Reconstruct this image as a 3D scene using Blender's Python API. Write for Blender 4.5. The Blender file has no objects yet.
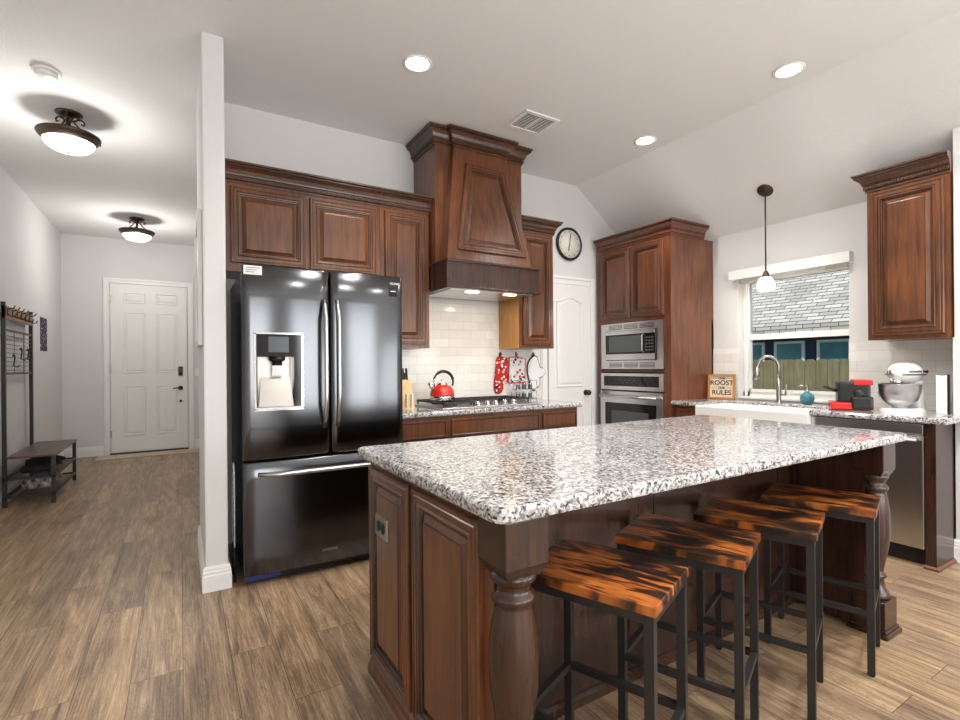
import bpy, bmesh, math, random
from mathutils import Vector, Matrix
random.seed(7)
S = bpy.context.scene
C = S.collection
PI = math.pi
# ------------------------------------------------------------------ camera
F, YAW, ROL, CY = 495.46, 0.543668, -0.0084548, 365.28
fwd = Vector((math.sin(YAW), math.cos(YAW), 0)); r0 = Vector((math.cos(YAW), -math.sin(YAW), 0)); u0 = Vector((0, 0, 1))
rr = math.cos(ROL)*r0 + math.sin(ROL)*u0; uu = -math.sin(ROL)*r0 + math.cos(ROL)*u0
cd = bpy.data.cameras.new('camera'); cam = bpy.data.objects.new('camera', cd); C.objects.link(cam)
cd.sensor_width = 36; cd.lens = F*36/960; cd.shift_y = (CY-360)/960; cd.clip_start = 0.05; cd.clip_end = 200
m = Matrix((( rr.x, uu.x, -fwd.x, 0), (rr.y, uu.y, -fwd.y, 0), (rr.z, uu.z, -fwd.z, 1.25), (0, 0, 0, 1)))
cam.matrix_world = m
S.camera = cam
# ------------------------------------------------------------------ world, exposure, lights
S.view_settings.view_transform = 'Standard'; S.view_settings.look = 'None'
S.view_settings.exposure = 0.42; S.view_settings.gamma = 1.0; S.view_settings.use_curve_mapping = False
w = bpy.data.worlds.new('sky'); S.world = w; w.use_nodes = True
wn = w.node_tree.nodes; wl = w.node_tree.links
bg = wn['Background']; sky = wn.new('ShaderNodeTexSky'); sky.sky_type = 'NISHITA'; sky.sun_disc = False
sky.sun_elevation = math.radians(50); sky.sun_rotation = math.radians(200)
wl.new(sky.outputs[0], bg.inputs[0]); bg.inputs[1].default_value = 0.11
def lamp(name, kind, loc, energy, color=(1, 1, 1), **kw):
    d = bpy.data.lights.new(name, kind); d.energy = energy; d.color = color
    for k, v in kw.items(): setattr(d, k, v)
    o = bpy.data.objects.new(name, d); C.objects.link(o); o.location = loc
    return o
s = lamp('sun', 'SUN', (0, 0, 8), 2.2, (1, .95, .88), angle=math.radians(2))
s.rotation_euler = Vector((.55, .35, -.75)).to_track_quat('-Z', 'Y').to_euler()
# daylight entering through the two big rear windows, tilted up to brighten the ceiling
for x, e in ((-.2, 74), (2.9, 74)):
    o = lamp('rear_window_daylight', 'AREA', (x, -3.93, 1.5), e, (.97, .985, 1), shape='RECTANGLE', size=1.9, size_y=2.0)
    o.rotation_euler = (math.radians(104), 0, 0)
o = lamp('side_fill_light', 'AREA', (4.09, -1.9, 1.5), 68, (.97, .985, 1), shape='RECTANGLE', size=2.6, size_y=2.0)  # added fill lamp at the step wall, no known window there
o.rotation_euler = (math.radians(108), 0, math.radians(90))

# ------------------------------------------------------------------ materials
MATS = {}
def newmat(name):
    mt = bpy.data.materials.new(name); mt.use_nodes = True
    MATS[name] = mt
    return mt, mt.node_tree.nodes, mt.node_tree.links, mt.node_tree.nodes['Principled BSDF']
def srgb(r, g, b):
    f = lambda c: (c/255/12.92) if c/255 <= .04045 else ((c/255+.055)/1.055)**2.4
    return (f(r), f(g), f(b), 1)
def plain(name, col, rough=.5, metal=0, spec=.5, emit=0, trans=0, ior=1.45, noise=0, nscale=40, bump=0, bscale=200, coat=0):
    mt, n, l, p = newmat(name)
    p.inputs['Base Color'].default_value = col; p.inputs['Roughness'].default_value = rough
    p.inputs['Metallic'].default_value = metal; p.inputs['Specular IOR Level'].default_value = spec
    p.inputs['IOR'].default_value = ior; p.inputs['Transmission Weight'].default_value = trans
    p.inputs['Coat Weight'].default_value = coat
    if emit:
        p.inputs['Emission Color'].default_value = col; p.inputs['Emission Strength'].default_value = emit
    tc = n.new('ShaderNodeTexCoord')
    if noise:
        t = n.new('ShaderNodeTexNoise'); t.inputs['Scale'].default_value = nscale; l.new(tc.outputs['Object'], t.inputs['Vector'])
        mx = n.new('ShaderNodeMix'); mx.data_type = 'RGBA'
        mx.inputs[6].default_value = tuple(c*(1-noise) for c in col[:3])+(1,); mx.inputs[7].default_value = tuple(min(1, c*(1+noise)) for c in col[:3])+(1,)
        l.new(t.outputs[0], mx.inputs[0]); l.new(mx.outputs[2], p.inputs['Base Color'])
    if bump:
        t = n.new('ShaderNodeTexNoise'); t.inputs['Scale'].default_value = bscale; t.inputs['Detail'].default_value = 3; l.new(tc.outputs['Object'], t.inputs['Vector'])
        b = n.new('ShaderNodeBump'); b.inputs['Strength'].default_value = bump; b.inputs['Distance'].default_value = .004
        l.new(t.outputs[0], b.inputs['Height']); l.new(b.outputs[0], p.inputs['Normal'])
    return mt
def ramp(n, stops, interp='LINEAR'):
    r = n.new('ShaderNodeValToRGB'); r.color_ramp.interpolation = interp
    e = r.color_ramp.elements
    while len(e) < len(stops): e.new(.5)
    for i, (p, c) in enumerate(stops): e[i].position = p; e[i].color = c
    return r
def wood(name, dark, light, rough=.3, scale=(14, 14, 1.2), coat=.25, bump=.05):
    mt, n, l, p = newmat(name)
    tc = n.new('ShaderNodeTexCoord'); mp = n.new('ShaderNodeMapping'); mp.inputs['Scale'].default_value = scale
    l.new(tc.outputs['Object'], mp.inputs[0])
    t = n.new('ShaderNodeTexNoise'); t.inputs['Scale'].default_value = 3; t.inputs['Detail'].default_value = 8; t.inputs['Distortion'].default_value = .6
    l.new(mp.outputs[0], t.inputs['Vector'])
    t2 = n.new('ShaderNodeTexNoise'); t2.inputs['Scale'].default_value = 2.2; l.new(tc.outputs['Object'], t2.inputs['Vector'])
    ad = n.new('ShaderNodeMath'); ad.operation = 'MULTIPLY_ADD'; ad.inputs[1].default_value = .45
    l.new(t2.outputs[0], ad.inputs[0]); 
    ml = n.new('ShaderNodeMath'); ml.operation = 'MULTIPLY'; ml.inputs[1].default_value = .55; l.new(t.outputs[0], ml.inputs[0]); l.new(ml.outputs[0], ad.inputs[2])
    r = ramp(n, [(.35, dark), (.65, light)]); l.new(ad.outputs[0], r.inputs[0]); l.new(r.outputs[0], p.inputs['Base Color'])
    p.inputs['Roughness'].default_value = rough; p.inputs['Coat Weight'].default_value = coat; p.inputs['Coat Roughness'].default_value = .18
    b = n.new('ShaderNodeBump'); b.inputs['Strength'].default_value = bump; b.inputs['Distance'].default_value = .002
    l.new(t.outputs[0], b.inputs['Height']); l.new(b.outputs[0], p.inputs['Normal'])
    return mt
M_wall = plain('painted_wall', srgb(214, 213, 212), .75, bump=.25, bscale=140)
M_ceil = plain('textured_ceiling', srgb(232, 232, 231), .85, bump=.55, bscale=90)
M_trim = plain('white_trim', srgb(232, 231, 229), .4)
M_door = plain('white_door_paint', srgb(230, 228, 225), .45)
M_wood = wood('cabinet_wood', srgb(64, 36, 20), srgb(118, 69, 38))
M_woodred = wood('reddish_cabinet_wood', srgb(70, 39, 25), srgb(124, 71, 43))
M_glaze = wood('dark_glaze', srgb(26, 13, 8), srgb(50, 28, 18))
M_wooddark = wood('dark_cabinet_wood', srgb(38, 23, 17), srgb(70, 43, 31), rough=.26, coat=.12)
M_crown = wood('crown_wood', srgb(58, 34, 22), srgb(98, 64, 43))
M_birch = wood('birch_side', srgb(176, 120, 62), srgb(205, 152, 88), rough=.45, coat=0)
M_steel = plain('stainless_steel', (.58, .58, .575, 1), .28, 1)
M_black_steel = plain('black_stainless', (.10, .102, .108, 1), .17, 1)
M_chrome = plain('chrome', (.75, .75, .75, 1), .12, 1)
M_nickel = plain('brushed_nickel', (.36, .34, .32, 1), .28, 1)
M_blackplastic = plain('black_plastic', (.012, .012, .013, 1), .3)
M_blackglass = plain('black_glass', (.012, .012, .014, 1), .06)
M_greyglass = plain('grey_display', (.09, .1, .11, 1), .15)
M_iron = plain('cast_iron', (.03, .028, .027, 1), .55)
M_blackmetal = plain('black_metal', (.03, .028, .027, 1), .38, .3)
M_bronze = plain('dark_bronze', (.075, .05, .036, 1), .38, .8)
M_white = plain('white_plastic', srgb(235, 235, 232), .35)
M_porc = plain('white_porcelain', srgb(236, 235, 232), .15, coat=.4)
M_red = plain('red_enamel', (.60, .022, .012, 1), .16, coat=.6)
M_redplastic = plain('red_plastic', (.62, .02, .015, 1), .3)
M_grille = plain('vent_shadow', (.05, .05, .05, 1), .8)
M_lampglass = plain('lit_lamp_glass', (1, .96, .9, 1), .4, emit=5)
M_canlight = plain('lit_recessed_lens', (1, .98, .95, 1), .4, emit=14)
M_hoodlamp = plain('lit_hood_lens', (1, .87, .62, 1), .4, emit=5)
M_mixer = plain('white_enamel', srgb(238, 237, 234), .12, coat=.5)
M_paper = plain('label_paper', srgb(225, 225, 222), .7)
M_ink = plain('black_ink', (.02, .018, .016, 1), .6)
M_pine = wood('pine_frame', srgb(160, 98, 48), srgb(200, 138, 78), rough=.5, coat=0)
M_linen = plain('cream_panel', srgb(214, 196, 172), .7, noise=.06)
M_knifewood = wood('pale_knife_wood', srgb(196, 158, 110), srgb(226, 196, 152), rough=.5, coat=0)
M_teal = plain('teal_glass', srgb(60, 120, 132), .08, coat=.5, noise=.5, nscale=70)
M_blacktoe = plain('dark_toe_kick', (.012, .010, .009, 1), .6)
M_clockface = plain('ivory_clock_face', srgb(228, 224, 214), .5)
M_shoe = plain('black_shoe_fabric', (.014, .014, .017, 1), .7, bump=.3)
M_rawrack = wood('rustic_brown_board', srgb(56, 38, 30), srgb(98, 68, 54), rough=.45, scale=(14, 1.2, 14))
M_hookwood = wood('amber_hook_board', srgb(92, 60, 30), srgb(168, 118, 64), rough=.5, scale=(14, 1.2, 14))
M_grout = plain('threshold_stone', srgb(190, 170, 150), .6, noise=.3, nscale=12)
# granite
mt, n, l, p = newmat('speckled_granite'); M_granite = mt
tc = n.new('ShaderNodeTexCoord')
nz = n.new('ShaderNodeTexNoise'); nz.inputs['Scale'].default_value = 30; nz.inputs['Detail'].default_value = 4
l.new(tc.outputs['Object'], nz.inputs['Vector'])
mxv = n.new('ShaderNodeMix'); mxv.data_type = 'RGBA'; mxv.inputs[0].default_value = .03
l.new(tc.outputs['Object'], mxv.inputs[6]); l.new(nz.outputs[1], mxv.inputs[7])
v1 = n.new('ShaderNodeTexVoronoi'); v1.inputs['Scale'].default_value = 150; l.new(mxv.outputs[2], v1.inputs['Vector'])
v2 = n.new('ShaderNodeTexVoronoi'); v2.inputs['Scale'].default_value = 88; l.new(mxv.outputs[2], v2.inputs['Vector'])
sp = n.new('ShaderNodeSeparateColor'); l.new(v1.outputs['Color'], sp.inputs[0])
sp2 = n.new('ShaderNodeSeparateColor'); l.new(v2.outputs['Color'], sp2.inputs[0])
rA = ramp(n, [(0, srgb(22, 22, 25)), (.25, srgb(58, 57, 60)), (.35, srgb(108, 101, 96)), (.42, srgb(156, 152, 149)), (.58, srgb(190, 188, 186)), (.8, srgb(216, 215, 214))], 'CONSTANT')
l.new(sp.outputs[0], rA.inputs[0])
rB = ramp(n, [(0, srgb(26, 26, 29)), (.18, srgb(112, 103, 98)), (.34, srgb(190, 188, 186)), (.6, srgb(218, 217, 216))], 'CONSTANT')
l.new(sp2.outputs[1], rB.inputs[0])
mm = n.new('ShaderNodeMix'); mm.data_type = 'RGBA'; mm.blend_type = 'MIX'; mm.inputs[0].default_value = .33
l.new(rA.outputs[0], mm.inputs[6]); l.new(rB.outputs[0], mm.inputs[7]); l.new(mm.outputs[2], p.inputs['Base Color'])
p.inputs['Roughness'].default_value = .09; p.inputs['Specular IOR Level'].default_value = .62; p.inputs['Coat Weight'].default_value = .3; p.inputs['Coat Roughness'].default_value = .05
# subway tile
mt, n, l, p = newmat('white_subway_tile'); M_tile = mt
tc = n.new('ShaderNodeTexCoord'); sx = n.new('ShaderNodeSeparateXYZ'); l.new(tc.outputs['Object'], sx.inputs[0])
ad = n.new('ShaderNodeMath'); ad.operation = 'ADD'; l.new(sx.outputs[0], ad.inputs[0]); l.new(sx.outputs[1], ad.inputs[1])
cx = n.new('ShaderNodeCombineXYZ'); l.new(ad.outputs[0], cx.inputs[0]); l.new(sx.outputs[2], cx.inputs[1])
bt = n.new('ShaderNodeTexBrick'); l.new(cx.outputs[0], bt.inputs['Vector']); bt.inputs['Scale'].default_value = 1
bt.inputs['Brick Width'].default_value = .155; bt.inputs['Row Height'].default_value = .0785; bt.inputs['Mortar Size'].default_value = .0012; bt.inputs['Mortar Smooth'].default_value = .3
bt.inputs['Color1'].default_value = srgb(232, 230, 226); bt.inputs['Color2'].default_value = srgb(222, 219, 214); bt.inputs['Mortar'].default_value = srgb(196, 194, 190)
l.new(bt.outputs[0], p.inputs['Base Color']); p.inputs['Roughness'].default_value = .13
b = n.new('ShaderNodeBump'); b.invert = True; b.inputs['Strength'].default_value = .5; b.inputs['Distance'].default_value = .002
l.new(bt.outputs[1], b.inputs['Height']); l.new(b.outputs[0], p.inputs['Normal'])
# plank floor
mt, n, l, p = newmat('wood_plank_floor'); M_floor = mt
tc = n.new('ShaderNodeTexCoord'); sx = n.new('ShaderNodeSeparateXYZ'); l.new(tc.outputs['Object'], sx.inputs[0])
cx = n.new('ShaderNodeCombineXYZ'); l.new(sx.outputs[1], cx.inputs[0]); l.new(sx.outputs[0], cx.inputs[1])
bt = n.new('ShaderNodeTexBrick'); l.new(cx.outputs[0], bt.inputs['Vector']); bt.inputs['Scale'].default_value = 1; bt.offset = .37
bt.inputs['Brick Width'].default_value = 1.2; bt.inputs['Row Height'].default_value = .18; bt.inputs['Mortar Size'].default_value = .0012; bt.inputs['Mortar Smooth'].default_value = .1
bt.inputs['Color1'].default_value = (0, 0, 0, 1); bt.inputs['Color2'].default_value = (1, 1, 1, 1); bt.inputs['Mortar'].default_value = (.5, .5, .5, 1)
mp = n.new('ShaderNodeVectorMath'); mp.operation = 'MULTIPLY'; mp.inputs[1].default_value = (.9, 8, 1); l.new(cx.outputs[0], mp.inputs[0])
m2 = n.new('ShaderNodeVectorMath'); m2.operation = 'MULTIPLY_ADD'; m2.inputs[1].default_value = (13, 7, 19); l.new(bt.outputs[0], m2.inputs[0]); l.new(mp.outputs[0], m2.inputs[2])
g1 = n.new('ShaderNodeTexNoise'); g1.inputs['Scale'].default_value = 1.6; g1.inputs['Detail'].default_value = 7; g1.inputs['Distortion'].default_value = 1.3; g1.inputs['Roughness'].default_value = .62
l.new(m2.outputs[0], g1.inputs['Vector'])
m3 = n.new('ShaderNodeVectorMath'); m3.operation = 'MULTIPLY'; m3.inputs[1].default_value = (3, 12, 1); l.new(m2.outputs[0], m3.inputs[0])
g2 = n.new('ShaderNodeTexNoise'); g2.inputs['Scale'].default_value = 2; g2.inputs['Detail'].default_value = 6; l.new(m3.outputs[0], g2.inputs['Vector'])
rg = ramp(n, [(.32, srgb(92, 79, 69)), (.43, srgb(140, 120, 100)), (.52, srgb(170, 147, 121)), (.66, srgb(208, 185, 156))]); 
mA = n.new('ShaderNodeMath'); mA.operation = 'MULTIPLY_ADD'; mA.inputs[1].default_value = .42; l.new(g2.outputs[0], mA.inputs[0])
mB = n.new('ShaderNodeMath'); mB.operation = 'MULTIPLY'; mB.inputs[1].default_value = .58; l.new(g1.outputs[0], mB.inputs[0]); l.new(mB.outputs[0], mA.inputs[2])
l.new(mA.outputs[0], rg.inputs[0])
rt = ramp(n, [(0, srgb(222, 216, 212)), (.5, srgb(244, 240, 234)), (1, srgb(255, 246, 232))]); l.new(bt.outputs[0], rt.inputs[0])
mx = n.new('ShaderNodeMix'); mx.data_type = 'RGBA'; mx.blend_type = 'MULTIPLY'; mx.inputs[0].default_value = 1; l.new(rg.outputs[0], mx.inputs[6]); l.new(rt.outputs[0], mx.inputs[7])
kb1 = n.new('ShaderNodeMath'); kb1.operation = 'MULTIPLY'; kb1.inputs[1].default_value = 46; l.new(g1.outputs[0], kb1.inputs[0])
kb2 = n.new('ShaderNodeMath'); kb2.operation = 'PINGPONG'; kb2.inputs[1].default_value = 1; l.new(kb1.outputs[0], kb2.inputs[0])
kr = ramp(n, [(0, srgb(196, 188, 180)), (.25, srgb(238, 234, 230)), (1, (1, 1, 1, 1))]); l.new(kb2.outputs[0], kr.inputs[0])
km = n.new('ShaderNodeMix'); km.data_type = 'RGBA'; km.blend_type = 'MULTIPLY'; km.inputs[0].default_value = 1; l.new(mx.outputs[2], km.inputs[6]); l.new(kr.outputs[0], km.inputs[7]); mx = km
mo = n.new('ShaderNodeMix'); mo.data_type = 'RGBA'; mo.inputs[7].default_value = srgb(70, 55, 44); l.new(bt.outputs[1], mo.inputs[0]); l.new(mx.outputs[2], mo.inputs[6])
l.new(mo.outputs[2], p.inputs['Base Color']); p.inputs['Roughness'].default_value = .36; p.inputs['Specular IOR Level'].default_value = .4
b = n.new('ShaderNodeBump'); b.inputs['Strength'].default_value = .12; b.inputs['Distance'].default_value = .003; l.new(g2.outputs[0], b.inputs['Height']); l.new(b.outputs[0], p.inputs['Normal'])
# burnt rustic stool wood (grain along local y)
mt, n, l, p = newmat('rustic_burnt_wood'); M_rustic = mt
tc = n.new('ShaderNodeTexCoord'); oi = n.new('ShaderNodeObjectInfo')
cmb = n.new('ShaderNodeCombineXYZ'); l.new(oi.outputs['Random'], cmb.inputs[2])
mp = n.new('ShaderNodeVectorMath'); mp.operation = 'MULTIPLY'; mp.inputs[1].default_value = (38, 5, 3); l.new(tc.outputs['Object'], mp.inputs[0])
m2 = n.new('ShaderNodeVectorMath'); m2.operation = 'MULTIPLY_ADD'; m2.inputs[1].default_value = (20, 20, 20); l.new(cmb.outputs[0], m2.inputs[0]); l.new(mp.outputs[0], m2.inputs[2])
g1 = n.new('ShaderNodeTexNoise'); g1.inputs['Scale'].default_value = 1.5; g1.inputs['Detail'].default_value = 7; g1.inputs['Distortion'].default_value = .9; l.new(m2.outputs[0], g1.inputs['Vector'])
rg = ramp(n, [(.45, srgb(28, 20, 15)), (.505, srgb(66, 40, 24)), (.56, srgb(160, 86, 34)), (.72, srgb(206, 130, 60))])
g3 = n.new('ShaderNodeTexNoise'); g3.inputs['Scale'].default_value = 1; g3.inputs['Detail'].default_value = 3; mp3 = n.new('ShaderNodeVectorMath'); mp3.operation = 'MULTIPLY'; mp3.inputs[1].default_value = (9, 5, 3); l.new(tc.outputs['Object'], mp3.inputs[0])
m4 = n.new('ShaderNodeVectorMath'); m4.operation = 'MULTIPLY_ADD'; m4.inputs[1].default_value = (31, 17, 23); l.new(cmb.outputs[0], m4.inputs[0]); l.new(mp3.outputs[0], m4.inputs[2]); l.new(m4.outputs[0], g3.inputs['Vector'])
mg = n.new('ShaderNodeMath'); mg.operation = 'MULTIPLY'; mg.inputs[1].default_value = .55; l.new(g1.outputs[0], mg.inputs[0])
mh = n.new('ShaderNodeMath'); mh.operation = 'MULTIPLY_ADD'; mh.inputs[1].default_value = .48; l.new(g3.outputs[0], mh.inputs[0]); l.new(mg.outputs[0], mh.inputs[2]); l.new(mh.outputs[0], rg.inputs[0]); l.new(rg.outputs[0], p.inputs['Base Color'])
p.inputs['Roughness'].default_value = .3
# patterned fabrics
def spotted(name, base, spots, scale, th=.3):
    mt, n, l, p = newmat(name); tc = n.new('ShaderNodeTexCoord')
    v = n.new('ShaderNodeTexVoronoi'); v.inputs['Scale'].default_value = scale; l.new(tc.outputs['Object'], v.inputs['Vector'])
    sp = n.new('ShaderNodeSeparateColor'); l.new(v.outputs['Color'], sp.inputs[0])
    r = ramp(n, [(i/len(spots), c) for i, c in enumerate(spots)], 'CONSTANT'); l.new(sp.outputs[0], r.inputs[0])
    lt = n.new('ShaderNodeMath'); lt.operation = 'LESS_THAN'; lt.inputs[1].default_value = th; l.new(v.outputs['Distance'], lt.inputs[0])
    mx = n.new('ShaderNodeMix'); mx.data_type = 'RGBA'; mx.inputs[6].default_value = base; l.new(r.outputs[0], mx.inputs[7]); l.new(lt.outputs[0], mx.inputs[0])
    l.new(mx.outputs[2], p.inputs['Base Color']); p.inputs['Roughness'].default_value = .8
    return mt
M_mittred = spotted('red_spotted_cloth', srgb(190, 26, 18), [srgb(245, 240, 235), srgb(30, 22, 22), srgb(240, 225, 215)], 38, .42)
M_holder = spotted('white_patterned_cloth', srgb(232, 228, 226), [srgb(200, 30, 30), srgb(30, 30, 34), srgb(160, 190, 200), srgb(205, 40, 40)], 30, .42)
M_mittwhite = plain('white_quilted_cloth', srgb(228, 228, 226), .8)
M_pattern = spotted('mottled_fabric', srgb(150, 142, 134), [srgb(190, 182, 174), srgb(80, 76, 76), srgb(215, 208, 200)], 26, .5)
M_poster = spotted('dark_poster_print', srgb(26, 34, 52), [srgb(170, 60, 60), srgb(60, 110, 160), srgb(200, 200, 210), srgb(20, 24, 36)], 24, .4)
# exterior
mt, n, l, p = newmat('roof_shingles'); M_shingle = mt
tc = n.new('ShaderNodeTexCoord'); sx = n.new('ShaderNodeSeparateXYZ'); l.new(tc.outputs['Object'], sx.inputs[0]); cx = n.new('ShaderNodeCombineXYZ'); l.new(sx.outputs[1], cx.inputs[0]); l.new(sx.outputs[2], cx.inputs[1])
bt = n.new('ShaderNodeTexBrick'); l.new(cx.outputs[0], bt.inputs['Vector']); bt.inputs['Scale'].default_value = 1; bt.inputs['Brick Width'].default_value = .3; bt.inputs['Row Height'].default_value = .075; bt.inputs['Mortar Size'].default_value = .008; bt.offset = .43
bt.inputs['Color1'].default_value = srgb(232, 228, 214); bt.inputs['Color2'].default_value = srgb(186, 182, 170); bt.inputs['Mortar'].default_value = srgb(96, 104, 110); l.new(bt.outputs[0], p.inputs['Base Color']); p.inputs['Roughness'].default_value = .9
M_fence = wood('weathered_fence', srgb(110, 108, 80), srgb(160, 152, 116), rough=.9, coat=0, scale=(14, 14, .8))
M_housewall = plain('dark_house_wall', srgb(58, 70, 84), .8)
M_housewin = plain('teal_house_glass', srgb(84, 140, 146), .2, noise=.35, nscale=3)
M_grass = plain('grass', srgb(90, 110, 60), .9, noise=.3, nscale=20)
# window glass: clear pane
mt, n, l, p = newmat('clear_glass'); M_glass = mt
p.inputs['Base Color'].default_value = (1, 1, 1, 1); p.inputs['Roughness'].default_value = 0; p.inputs['IOR'].default_value = 1.05; p.inputs['Transmission Weight'].default_value = 1

# ------------------------------------------------------------------ mesh helpers
class MB:
    def __init__(s): s.bm = bmesh.new(); s.xf = Matrix.Identity(4)
    def v(s, c): return s.bm.verts.new(s.xf @ Vector(c))
    def face(s, vs, mi=0):
        try: f = s.bm.faces.new(vs); f.material_index = mi; return f
        except ValueError: return None
    def box(s, x0, x1, y0, y1, z0, z1, bev=0, mi=0):
        t = bmesh.new(); r = bmesh.ops.create_cube(t, size=1)
        for q in t.verts: q.co = Vector(((x0+x1)/2+q.co.x*(x1-x0), (y0+y1)/2+q.co.y*(y1-y0), (z0+z1)/2+q.co.z*(z1-z0)))
        if bev: bmesh.ops.bevel(t, geom=list(t.edges), offset=bev, segments=2, affect='EDGES', profile=.6)
        s.merge(t, mi); return s
    def merge(s, t, mi=None, smooth=False):
        mp = {q: s.bm.verts.new(s.xf @ q.co) for q in t.verts}
        for f in t.faces:
            try:
                g = s.bm.faces.new([mp[q] for q in f.verts]); g.smooth = smooth or f.smooth; g.material_index = f.material_index if mi is None else mi
            except ValueError: pass
        t.free()
    def lathe(s, prof, c, axis='z', seg=24, mi=0, smooth=True, sx=1, sy=1):
        rings = []
        for r, h in prof:
            ring = []
            for i in range(seg):
                a = 2*PI*i/seg; x, y = r*math.cos(a)*sx, r*math.sin(a)*sy
                if axis == 'z': p = (c[0]+x, c[1]+y, c[2]+h)
                elif axis == 'y': p = (c[0]+x, c[1]+h, c[2]+y)
                else: p = (c[0]+h, c[1]+x, c[2]+y)
                ring.append(s.v(p))
            rings.append(ring)
        for a, b in zip(rings, rings[1:]):
            for i in range(seg):
                f = s.face([a[i], a[(i+1) % seg], b[(i+1) % seg], b[i]], mi)
                if f: f.smooth = smooth
        if prof[0][0] > 1e-5: s.face(rings[0][::-1], mi)
        if prof[-1][0] > 1e-5: s.face(rings[-1], mi)
        return s
    def tube(s, pts, r, seg=10, mi=0, closed=False, rect=None):
        pts = [Vector(p) for p in pts]; rings = []; nrm = None
        N = len(pts)
        for i, p in enumerate(pts):
            if closed: t = (pts[(i+1) % N]-pts[i-1]).normalized()
            else: t = (pts[min(i+1, N-1)]-pts[max(i-1, 0)]).normalized()
            if nrm is None:
                nrm = t.orthogonal().normalized()
                if rect: nrm = (Vector((0, 0, 1)) if abs(t.z) < .9 else Vector((1, 0, 0))); nrm = (nrm-t*nrm.dot(t)).normalized()
            else: nrm = (nrm-t*nrm.dot(t)).normalized()
            bi = t.cross(nrm)
            rad = r[i] if isinstance(r, (list, tuple)) else r
            if rect:
                ring = [s.v(p+nrm*a*rect[1]/2+bi*b*rect[0]/2) for a, b in ((1, 1), (1, -1), (-1, -1), (-1, 1))]
            else: ring = [s.v(p+(nrm*math.cos(2*PI*k/seg)+bi*math.sin(2*PI*k/seg))*rad) for k in range(seg)]
            rings.append(ring)
        k = len(rings[0])
        prs = list(zip(rings, rings[1:]))+([(rings[-1], rings[0])] if closed else [])
        for a, b in prs:
            for i in range(k):
                f = s.face([a[i], a[(i+1) % k], b[(i+1) % k], b[i]], mi)
                if f and not rect: f.smooth = True
        if not closed: s.face(rings[0][::-1], mi); s.face(rings[-1], mi)
        return s
    def prism(s, poly, d0, d1, frame, mi=0):
        """poly of (u,v); frame = (origin, U, V, N)"""
        o, U, V, N = frame
        a = [s.v(o+U*x+V*y+N*d0) for x, y in poly]; b = [s.v(o+U*x+V*y+N*d1) for x, y in poly]
        k = len(poly); s.face(a[::-1], mi); s.face(b, mi)
        for i in range(k): s.face([a[i], a[(i+1) % k], b[(i+1) % k], b[i]], mi)
        return s
    def sphere(s, c, r, sc=(1, 1, 1), seg=20, mi=0):
        t = bmesh.new(); bmesh.ops.create_uvsphere(t, u_segments=seg, v_segments=seg//2+2, radius=r)
        for q in t.verts: q.co = Vector((c[0]+q.co.x*sc[0], c[1]+q.co.y*sc[1], c[2]+q.co.z*sc[2]))
        s.merge(t, mi, True); return s
    def build(s, name, mats, parent=None, shade=False):
        bmesh.ops.recalc_face_normals(s.bm, faces=s.bm.faces)
        me = bpy.data.meshes.new(name); s.bm.to_mesh(me); s.bm.free()
        root = parent
        while root is not None and root.parent is not None: root = root.parent
        if root is not None: me.transform(Matrix.Translation(-root.location))
        for q in (mats if isinstance(mats, (list, tuple)) else [mats]): me.materials.append(q)
        o = bpy.data.objects.new(name, me); C.objects.link(o); o.parent = parent
        return o
def tag(o, label=None, cat=None, group=None, kind=None):
    if label: o['label'] = label
    if cat: o['category'] = cat
    if group: o['group'] = group
    if kind: o['kind'] = kind
    return o
def thing(name, label, cat, loc, group=None):
    o = bpy.data.objects.new(name, None); C.objects.link(o); o.location = loc; o.empty_display_size = .1
    return tag(o, label, cat, group)
def struct(o): o['kind'] = 'structure'; return o
def sbox(name, mat, *b, parent=None, bev=0):
    o = MB().box(*b, bev=bev).build(name, mat, parent)
    return struct(o) if parent is None else o
def copy_tree(o, parent=None):
    c = o.copy(); C.objects.link(c); c.parent = parent
    for ch in list(o.children): copy_tree(ch, c)
    return c
def inset_poly(poly, d):
    n_ = len(poly); out = []
    for i in range(n_):
        p0, p1, p2 = Vector(poly[i-1]), Vector(poly[i]), Vector(poly[(i+1) % n_])
        e1 = (p1-p0).normalized(); e2 = (p2-p1).normalized()
        n1 = Vector((-e1.y, e1.x)); n2 = Vector((-e2.y, e2.x))
        bis = (n1+n2); k = d/max(.2, bis.length_squared/2); out.append(tuple(p1+bis*k))
    return out
RINGS = [(0, 0, 0), (0, .016, 0), (.004, .021, 0), (.012, .021, 0), (.014, .018, 1), (.017, .018, 0), (.020, .021, 0), (.036, .0215, 0), (.038, .017, 1), (.042, .017, 0), (.046, .022, 0), (.051, .021, 0), (.054, .013, 1), (.060, .012, 0), (.063, .004, 1), (.069, .004, 0), (.090, .0155, 0), (.092, .019, 1), (.094, .0195, 0)]
def panel(mb, poly, frame, rings=RINGS, scale=1):
    """raised panel door; poly CCW in (u,v) seen from +N"""
    o, U, V, N = frame; prev = None
    for ins, dep, g in rings:
        q = inset_poly(poly, ins*scale) if ins else poly
        ring = [mb.v(o+U*x+V*y+N*dep) for x, y in q]
        if prev is None: mb.face(ring[::-1], 0)
        else:
            for i in range(len(ring)): mb.face([prev[i], prev[(i+1) % len(ring)], ring[(i+1) % len(ring)], ring[i]], g)
        prev = ring
    mb.face(prev, 0)
def rect(u0, u1, v0, v1): return [(u0, v0), (u1, v0), (u1, v1), (u0, v1)]
X_, Y_, Z_ = Vector((1, 0, 0)), Vector((0, 1, 0)), Vector((0, 0, 1))
def fr_negY(y): return (Vector((0, y, 0)), X_, Z_, -Y_)          # faces the camera from the back wall: u = x
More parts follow.
